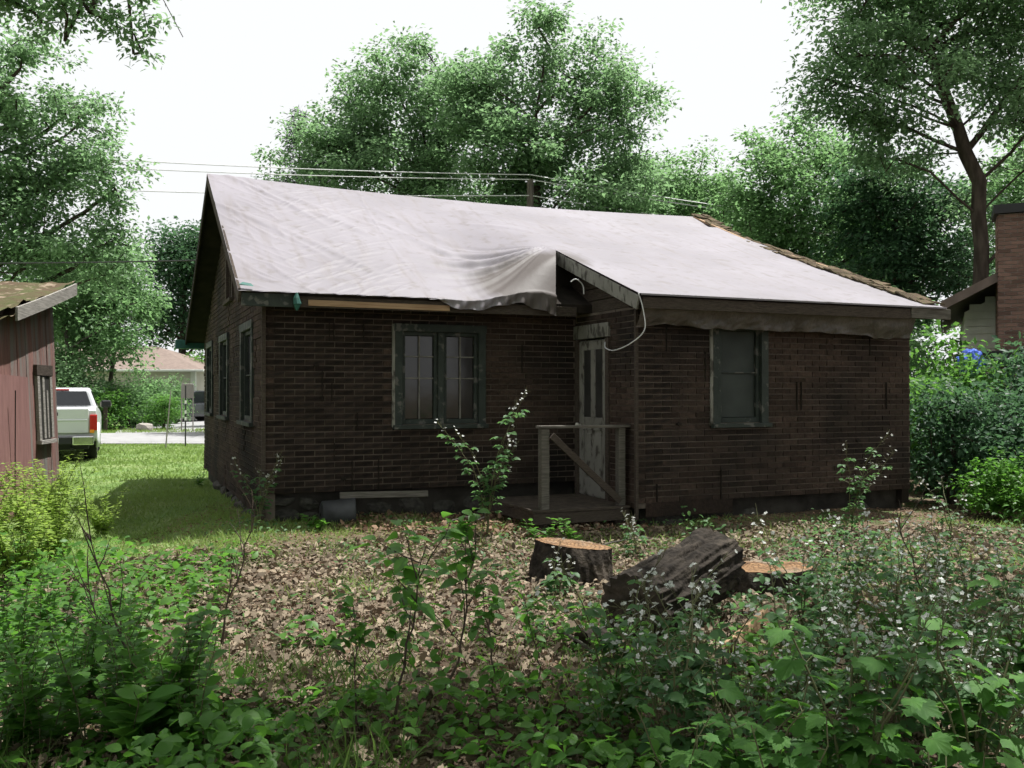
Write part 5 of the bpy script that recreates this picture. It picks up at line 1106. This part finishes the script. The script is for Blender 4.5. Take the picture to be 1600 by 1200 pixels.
def grass(n, keep, x0, x1, y0, y1, h, name, label, lean_=.5, wide=1.0, mat_='grass', cov=None):
    x = g.uniform(x0, x1, n); y = g.uniform(y0, y1, n)
    k = keep(x, y) & ~in_house(x, y, .02); x = x[k]; y = y[k]; n = len(x)
    A = g.normal(0, lean_, (n, 3)); A[:, 2] = 1; Nn = g.normal(0, 1, (n, 3)); Nn[:, 2] *= .2
    hh = h * g.uniform(.5, 1.4, n) * (1 + .5 * patchy(x, y, .9, 4))
    v, t_ = scatter((BLADE[0] * np.array([1, wide, 1]), BLADE[1]), np.stack([x, y, gz(x, y) - .005], 1), A, Nn, hh)
    o = link(name, np_mesh(name, v, t_), M[mat_]); o['kind'] = 'stuff'; tag(o, label, 'grass'); return o
fr = lambda x, y: x > -.6 * y - .6
grass(60000, lambda x, y: (nb_line(x, y) > 8.3 + patchy(x, y, .8, 3) * 1.2) & fr(x, y), -11, -1.0, 7.2, 16.5, .075, 'lawn_grass', 'short green lawn between shed and house', .7, 1.1)
grass(42000, lambda x, y: fr(x, y) & (x < -4.0), -19, -4, 16.5, 29.3, .075, 'lawn_grass', 'sunlit lawn around the pickup truck up to the road', .8, 2.6)
grass(40000, lambda x, y: (nb_line(x, y) <= 9.5) & (patchy(x, y, .9, 9) > .02 - .3 * np.clip(y - 7.6 - .30 * (x + 2.7), 0, 1)), -4.5, 8, 4, 11.0, .085, 'sparse_grass', 'thin grass growing through the leaf litter', .8, .8)
grass(4200, lambda x, y: (patchy(x, y, 1.1, 19) > .0) & (x < -.3 - .2 * (y - 3.2)), -3.2, -.2, 3.2, 5.0, .20, 'tall_grass', 'taller grass in the lower left foreground', .75, .4, 'tallgrass')
grass(12000, lambda x, y: y > 36.8, -30, -8, 36.8, 40, .12, 'verge_grass', 'grass verge across the road', .6, 3)
def cover(n, keep, x0, x1, y0, y1, zmax, size, shape, name, mat_, label):
    x = g.uniform(x0, x1, n); y = g.uniform(y0, y1, n); k = keep(x, y) & ~in_house(x, y, .05); x = x[k]; y = y[k]; n = len(x)
    A = g.normal(0, 1, (n, 3)); A[:, 2] = A[:, 2] * .3 - .1; Nn = g.normal(0, .35, (n, 3)); Nn[:, 2] += 1
    zz = gz(x, y) + .02 + zmax * g.random(n) ** 1.3 * np.clip(.5 + patchy(x, y, 1.4, 12), .08, 1)
    v, t_ = scatter(shape, np.stack([x, y, zz], 1), A, Nn, size * g.uniform(.55, 1.3, n)); o = link(name, np_mesh(name, v, t_), M[mat_]); o['kind'] = 'stuff'; tag(o, label, 'ground cover'); return o
cover(9500, lambda x, y: (patchy(x, y, .8, 2) > -.2 + .22 * (y > 8.2)) & (x > .95 + (y - 5.6) * .2) , .4, 8, 3.1, 10.2, .40, .062, OVS, 'undergrowth', 'leaf_bramble', 'low tangled green undergrowth in the right foreground')
cover(7500, lambda x, y: (x < -1.15 - .24 * (y - 3.2) + .5 * patchy(x, y, .9, 5)), -5.5, -.4, 3.1, 8.2, .42, .08, OV, 'undergrowth', 'leaf_weed', 'low dense green undergrowth in the left foreground')
cover(6500, lambda x, y: (patchy(x, y, 1.1, 22) > -.18 + .12 * (y - 3.2)), -1.8, 1.8, 3.0, 5.6, .34, .066, OVS, 'undergrowth', 'leaf_weed', 'patchy low green plants in the centre foreground')
cover(7000, lambda x, y: patchy(x, y, 1.3, 31) > -.1 + .1 * (x < 0), -3.2, 7.8, 5.4, 10.8, .15, .045, OV, 'undergrowth', 'leaf_bramble', 'scattered small weeds between the stumps and the house')

# ------------------------------------------------------------------ foreground plants
def tri_mesh_stem(segs):
    mb = MB()
    for pts, rad, n in segs: mb.tube(pts, rad, n, cap=False)
    return mb.mesh('stems', True)
def bramble_t(seed, h, canes, leaf=.062, flowers=True, bend=.35):
    g = np.random.default_rng(seed); segs = []; LP = []; LA = []; LS = []; FP = []; FA = []
    for c in range(canes):
        a = g.uniform(0, 6.28); d = np.array([math.cos(a), math.sin(a), 0]); hh = h * g.uniform(.65, 1.08); b_ = bend * g.uniform(.4, 1.2)
        pts = [d * (b_ * hh * (s_ ** 1.9)) + np.array([0, 0, hh * s_ * (1 - .12 * s_)]) + g.normal(0, .008, 3) for s_ in np.linspace(0, 1, 9)]
        segs.append((pts, list(np.linspace(.0065, .0025, 9)), 5))
        for k in range(int(11 * hh / .9) + 3):
            s_ = g.uniform(.18, .97); i = min(7, int(s_ * 8)); f = s_ * 8 - i; p = pts[i] * (1 - f) + pts[i + 1] * f
            la = g.uniform(0, 6.28); pd = np.array([math.cos(la), math.sin(la), g.uniform(.0, .5)]); pe = p + pd * g.uniform(.04, .09); segs.append(([p, pe], [.0022, .0015], 3))
            side = np.cross(pd, [0, 0, 1]); side /= np.linalg.norm(side)
            for q in (-1, 0, 1):
                LP.append(pe); LA.append(pd * (1 if q == 0 else .35) + side * q * .9 - np.array([0, 0, .25])); LS.append(leaf * g.uniform(.7, 1.25) * (1.1 if q == 0 else .88))
        if flowers:
            for tip, nfl in ((pts[-1], 13), (pts[6], 7), (pts[5], 5)):
                if nfl < 13 and g.random() < .4: continue
                ax = pts[-1] - pts[-2]; ax = ax / np.linalg.norm(ax)
                if nfl < 13: ax = ax + g.normal(0, .7, 3); ax[2] = abs(ax[2]); ax /= np.linalg.norm(ax)
                for k in range(nfl):
                    st_ = tip + ax * .012 * k * (1 if nfl == 13 else 1.3); e = st_ + (ax * .6 + g.normal(0, .55, 3) + np.array([0, 0, .4])) * .04; segs.append(([st_, e], [.0016, .0012], 3))
                    if g.random() < .4: FP.append(e); FA.append(g.normal(0, .5, 3) + np.array([0, -.3, 1]))
                segs.append(([tip, tip + ax * .012 * nfl], [.002, .0015], 3))
    LP = np.array(LP); n = len(LP); Nn = g.normal(0, .3, (n, 3)); Nn[:, 2] += 1
    leaves = np_mesh('leaves', *scatter(OVS, LP, np.array(LA), Nn, np.array(LS)))
    fl = None
    if FP:
        P = []; A = []; NN = []
        for p, a in zip(FP, FA):
            a = a / np.linalg.norm(a); u = np.cross(a, [1, 0, .2]); u /= np.linalg.norm(u); w_ = np.cross(a, u)
            for k in range(5): t_ = 2 * math.pi * k / 5; P.append(p); A.append(u * math.cos(t_) + w_ * math.sin(t_)); NN.append(a)
        fl = np_mesh('flowers', *scatter(PETAL, np.array(P), np.array(A), np.array(NN), g.uniform(.012, .0175, len(P))))
    return tri_mesh_stem(segs), leaves, fl
def lobed_t(seed, h, stems, leaf, shape=LOB):
    g = np.random.default_rng(seed); segs = []; LP = []; LA = []; LS = []
    for c in range(stems):
        a = g.uniform(0, 6.28); d = np.array([math.cos(a), math.sin(a), 0]); hh = h * g.uniform(.6, 1.1); pts = [d * (.35 * hh * s_ ** 1.5) + np.array([0, 0, hh * s_]) + g.normal(0, .01, 3) for s_ in np.linspace(0, 1, 7)]; segs.append((pts, list(np.linspace(.006, .003, 7)), 5))
        for k in range(int(g.integers(5, 9))):
            s_ = g.uniform(.35, 1.0); i = min(5, int(s_ * 6)); f = s_ * 6 - i; p = pts[i] * (1 - f) + pts[i + 1] * f; la = g.uniform(0, 6.28); pd = np.array([math.cos(la), math.sin(la), .25]); pe = p + pd * leaf * g.uniform(.4, .9); segs.append(([p, pe], [.0025, .0018], 3))
            LP.append(pe); LA.append(pd * np.array([1, 1, 0]) + np.array([0, 0, g.uniform(-.4, .05)])); LS.append(leaf * g.uniform(.6, 1.2))
    n = len(LP); Nn = g.normal(0, .16, (n, 3)); Nn[:, 2] += 1
    return tri_mesh_stem(segs), (np_mesh('leaf', *shape), (LP, LA, Nn, LS)), None
def weed_t(seed, h, stems, leaf, shape=OV, per=14, spread=.3, up=.2):
    g = np.random.default_rng(seed); segs = []; LP = []; LA = []; LS = []
    for c in range(stems):
        a = g.uniform(0, 6.28); d = np.array([math.cos(a), math.sin(a), 0]); hh = h * g.uniform(.55, 1.1); o_ = d * g.uniform(0, .12); pts = [o_ + d * (spread * hh * s_ ** 1.6) + np.array([0, 0, hh * s_]) + g.normal(0, .008, 3) for s_ in np.linspace(0, 1, 7)]; segs.append((pts, list(np.linspace(.005, .002, 7)), 4))
        for k in range(per):
            s_ = .15 + .85 * (k + .5) / per; i = min(5, int(s_ * 6)); f = s_ * 6 - i; p = pts[i] * (1 - f) + pts[i + 1] * f
            for la in (k * 2.4 + a, k * 2.4 + a + 3.14):
                LP.append(p); LA.append(np.array([math.cos(la), math.sin(la), g.uniform(-.1, .5) + up])); LS.append(leaf * g.uniform(.6, 1.2) * (1.15 - .5 * s_))
    n = len(LP); Nn = g.normal(0, .3, (n, 3)); Nn[:, 2] += 1
    return tri_mesh_stem(segs), np_mesh('leaves', *scatter(shape, np.array(LP), np.array(LA), Nn, np.array(LS))), None
def twig_t(seed, h, dirx=0.0, leaves=0):
    g = np.random.default_rng(seed); segs = []; LP = []; LA = []
    top = np.array([dirx, .1 * g.normal(), h]); pts = [top * s_ + g.normal(0, .012, 3) * (s_ > 0) for s_ in np.linspace(0, 1, 10)]; segs.append((pts, list(np.linspace(.008, .002, 10)), 5))
    for k in range(9):
        i = int(g.integers(3, 9)); d = g.normal(0, .5, 3); d[2] = abs(d[2]) + .5; ln = h * g.uniform(.12, .38); br = [pts[i] + d * ln * q + g.normal(0, .01, 3) * q for q in (0, .35, .7, 1)]; segs.append((br, [.0035, .003, .002, .001], 4))
        for q in range(leaves): LP.append(br[int(g.integers(1, 4))] + g.normal(0, .02, 3)); LA.append(g.normal(0, 1, 3) * np.array([1, 1, .3]))
    lm = None
    if LP: n = len(LP); Nn = g.normal(0, .3, (n, 3)); Nn[:, 2] += 1; lm = np_mesh('leaves', *scatter(OVS, np.array(LP), np.array(LA), Nn, .095 * g.uniform(.6, 1.2, n)))
    return tri_mesh_stem(segs), lm, None
def put(name, tpl, x, y, label, cat, stem='stem', lm='leaf_bramble', group=None, rz=None, s_=1.0):
    r_ = empty(name, (x, y, gv(x, y) - .01), float(rng.uniform(0, 6.28)) if rz is None else rz, label, cat, group); r_.scale = (s_, s_, s_)
    link('stems', tpl[0], M[stem], r_)
    if isinstance(tpl[1], tuple):                      # large leaves, each an object
        for pos, ax, nn, sz in zip(*tpl[1][1]):
            X_, Y2, Z_ = frames(np.array([ax]), np.array([nn])); o = link('leaf', tpl[1][0], M[lm], r_)
            o.matrix_local = Matrix([[X_[0][i] * sz, Y2[0][i] * sz, Z_[0][i] * sz, pos[i]] for i in range(3)] + [[0, 0, 0, 1]])
    elif tpl[1] is not None: link('leaves', tpl[1], M[lm], r_)['kind'] = 'stuff'
    if tpl[2] is not None: link('flowers', tpl[2], M['petal'], r_)['kind'] = 'stuff'
    return r_
BR = [bramble_t(100 + k, .75, 4) for k in range(5)]; BRT = bramble_t(120, 1.5, 6, .075, bend=.42); BRW = bramble_t(121, .95, 4)
# single brambles that stand out
x, y = G(762, 838); put('bramble', BRT, x, y, 'tall flowering bramble left of the porch post, reaching up to the railing', 'bramble', rz=.6)
x, y = G(420, 835); put('bramble', bramble_t(122, .72, 5, .06), x - .1, y, 'flowering bramble at the left front corner of the house', 'bramble')
x, y = G(1330, 835); put('bramble', bramble_t(123, 1.08, 5, .06), x, y, 'tall pale flowering bramble in front of the extension, right of its window', 'bramble')
x, y = G(1485, 845); put('bramble', bramble_t(124, .62, 3, .05), x, y, 'thin flowering bramble beyond the right corner of the house', 'bramble')
x, y = G(875, 930); put('bramble', bramble_t(125, .34, 3, .075), x, y, 'small bramble growing at the foot of the orange-topped stump', 'bramble')
x, y = G(950, 870); put('bramble', bramble_t(126, .36, 3, .06), x + .3, y + .3, 'small white-flowered bramble between the cut stump and the porch', 'bramble')
x, y = G(1062, 1010); put('bramble', bramble_t(127, .5, 2, .06), x, y - .15, 'flowering bramble in front of the big log', 'bramble')
# small leafy weeds under the porch edge
for px, py, hh, lab in ((845, 838, .26, 'glossy weed under the left end of the porch'), (905, 842, .34, 'drooping weed beneath the middle of the porch'), (495, 830, .2, 'small weed by the grey foundation stone'), (312, 748, .3, 'clump of broad leaves at the far foot of the gable wall')):
    x, y = G(px, py, .05); put('wall_weed', weed_t(int(px), hh, 4, .10, OV, 6, .7), x, y, lab, 'weed', lm='leaf_weed')
# the bramble thicket of the right foreground
BG = 'brambles in the right foreground'
pts_ = []
for px in range(960, 1640, 62):
    for py in (900, 940, 985, 1035, 1095, 1165):
        X_ = px + rng.uniform(-28, 28); Y_ = py + rng.uniform(-18, 18)
        if X_ < 1250 and Y_ < 1080: continue
        if X_ > 1300 and Y_ < 930 and rng.random() < .5: continue
        pts_.append((X_, Y_, (900, 940, 985, 1035, 1095, 1165).index(py)))
ORD = ['first', 'second', 'third', 'fourth', 'fifth', 'sixth', 'seventh', 'eighth', 'ninth', 'tenth', 'eleventh', 'twelfth']
ROW = ['rearmost', 'second rearmost', 'third rearmost', 'third frontmost', 'second frontmost', 'frontmost']
pts_.sort(); seen_ = [0] * 6
for X_, Y_, row_ in pts_:
    seen_[row_] += 1
    x, y = G(X_, Y_ + 55); put('bramble', BR[int(rng.integers(0, 5))], x, y, f'white-flowered bramble, {ORD[seen_[row_] - 1]} from the left in the {ROW[row_]} row of the right thicket', 'bramble', group=BG, s_=float(rng.uniform(.55, 1.0)))
# broad lobed-leaf raspberry plants along the bottom right
LO = [lobed_t(140 + k, .55, 6, .084) for k in range(3)]
for (px, Y_, s_, k, lab) in ((1330, 3.35, 1.2, 0, 'broad lobed-leaf raspberry at the bottom, left of the other one'), (1530, 3.5, 1.2, 1, 'broad lobed-leaf raspberry at the bottom right corner'), (1420, 4.3, 1.0, 2, 'lobed-leaf raspberry among the brambles behind the two front ones'), (1590, 4.6, 1.1, 0, 'lobed-leaf raspberry at the right edge of the picture'), (1380, 5.4, .8, 1, 'small lobed-leaf raspberry by the dark bare twig'), (1180, 3.3, .9, 2, 'lobed-leaf raspberry at the bottom edge right of centre'), (1250, 2.9, .8, 1, 'dark low raspberry at the very bottom right of centre'), (1470, 2.95, .8, 2, 'low raspberry at the very bottom, between the two broad ones'), (960, 4.0, .8, 0, 'lobed-leaf plant in the shade below the log'), (1060, 3.2, .75, 1, 'lobed-leaf plant at the bottom near the centre')):
    put('raspberry_plant', LO[k], (px - 800) / F * Y_, Y_, lab, 'raspberry', lm='leaf_rasp', s_=s_)
x, y = G(1440, 1010); put('bare_twig', twig_t(150, .85, -.25), x + .1, y, 'dark bare twig leaning up from the raspberry leaves at the right', 'twig', 'drystem', rz=0)
# leafy saplings of the centre foreground
SP = [twig_t(160 + k, .8, .1, 7) for k in range(3)]
for (px, py, s_, k, lab) in ((615, 1140, 1.05, 0, 'leafy sapling left of centre with dark slanting stem'), (700, 1110, 1.0, 1, 'leafy sapling in the centre foreground, its stem rising to the right'), (560, 1160, .7, 2, 'short sapling at the bottom, left of the two taller ones'), (780, 1130, .75, 2, 'spreading sapling in the centre foreground, right of the two taller ones'), (850, 1090, .6, 0, 'low sapling on the litter below the cut stump')):
    x, y = G(px, py); put('sapling', SP[k], x, y, lab, 'sapling', 'drystem', 'leaf_weed', s_=s_, rz=[.3, -.2, 1.5, 2.5, 4.0][[615, 700, 560, 780, 850].index(px)])
for (px, py, hh, dx, lab) in ((250, 1150, .95, -.32, 'tall bare dark stem leaning left in the left foreground'), (345, 1010, .9, .22, 'bare dark stem leaning right before the sunlit leaf litter'), (160, 1080, .62, -.02, 'upright dry stem in the left undergrowth')):
    x, y = G(px, py); put('dead_sapling', twig_t(int(px), hh, dx), x, y, lab, 'stem', 'drystem', rz=0)
x, y = G(690, 860); 
# dense leafy weeds at the left
WD = [weed_t(170 + k, .6, 6, .095) for k in range(3)]
WG = 'leafy weeds in the left foreground'; seen_ = [0] * 4; WR = ['rearmost', 'second', 'third', 'frontmost']
for px in range(-20, 330, 58):
    for py in (930, 985, 1050, 1130):
        X_ = px + rng.uniform(-25, 25); Y_ = py + rng.uniform(-20, 20)
        if X_ > 150 + (Y_ - 900) * .75: continue
        wr = (930, 985, 1050, 1130).index(py); seen_[wr] += 1; x, y = G(X_, Y_ + 60); put('leafy_weed', WD[int(rng.integers(0, 3))], x, y, f'dense leafy weed, {ORD[seen_[wr] - 1]} from the left in the {WR[wr]} row of the left foreground', 'weed', lm='leaf_weed', group=WG, s_=float(rng.uniform(.6, 1.0)))
x, y = G(330, 1200); put('broadleaf_weed', weed_t(180, .35, 5, .19, OV, 4, .5, .5), x - .35, y + .1, 'clump of broad dock-like leaves at the bottom left', 'weed', lm='leaf_weed')
x, y = G(165, 1000); put('broadleaf_weed', weed_t(181, .5, 4, .15, OV, 5, .5, .1), x, y, 'plant with large pointed leaves at the edge of the sunlit litter', 'weed', lm='leaf_weed')
# bright feathery weeds in front of the shed
FE = [weed_t(190 + k, .85, 15, .10, ovate(.22, .3, .03), 24, .42, .1) for k in range(3)]
FW = ((-4.95, 9.6, 1.0), (-5.25, 10.6, 1.0), (-4.45, 8.9, .9), (-4.8, 8.2, .95), (-4.35, 9.9, .62), (-4.1, 8.3, .7), (-5.1, 9.0, 1.05), (-5.7, 11.6, .8), (-4.0, 7.5, .85), (-4.45, 7.6, .95))
for k, (X_, Y_, s_) in enumerate(FW):
    put('feathery_weed', FE[k % 3], X_, Y_, f'sunlit yellow-green feathery weed before the red shed, {ORD[sorted(q[1] for q in FW).index(Y_)]} nearest', 'weed', lm='leaf_fern', group='feathery weeds by the shed', s_=s_)
# dry sticks on the ground
for (px, py, ln, a, lab) in ((690, 835, .5, .5, 'thin dry stick on the leaves below the main window'), (905, 860, .8, .35, 'dry stick lying behind the orange-topped stump'), (1060, 905, .9, .7, 'curved dry stick lying behind the log'), (940, 1040, .6, 2.4, 'pale dead twig on the litter by the log end')):
    x, y = G(px, py); p0 = Vector((x, y, gv(x, y) + .03)); d = Vector((math.cos(a), math.sin(a), .12)); mb = MB(); mb.tube([p0 + d * ln * s_ + Vector((0, 0, .05 * math.sin(3.1 * s_))) + Vector(rng.normal(0, .012, 3)) for s_ in np.linspace(0, 1, 8)], list(np.linspace(.012, .004, 8)), 6); o = mb.build('dry_stick', M['greywood']); tag(o, lab, 'stick')
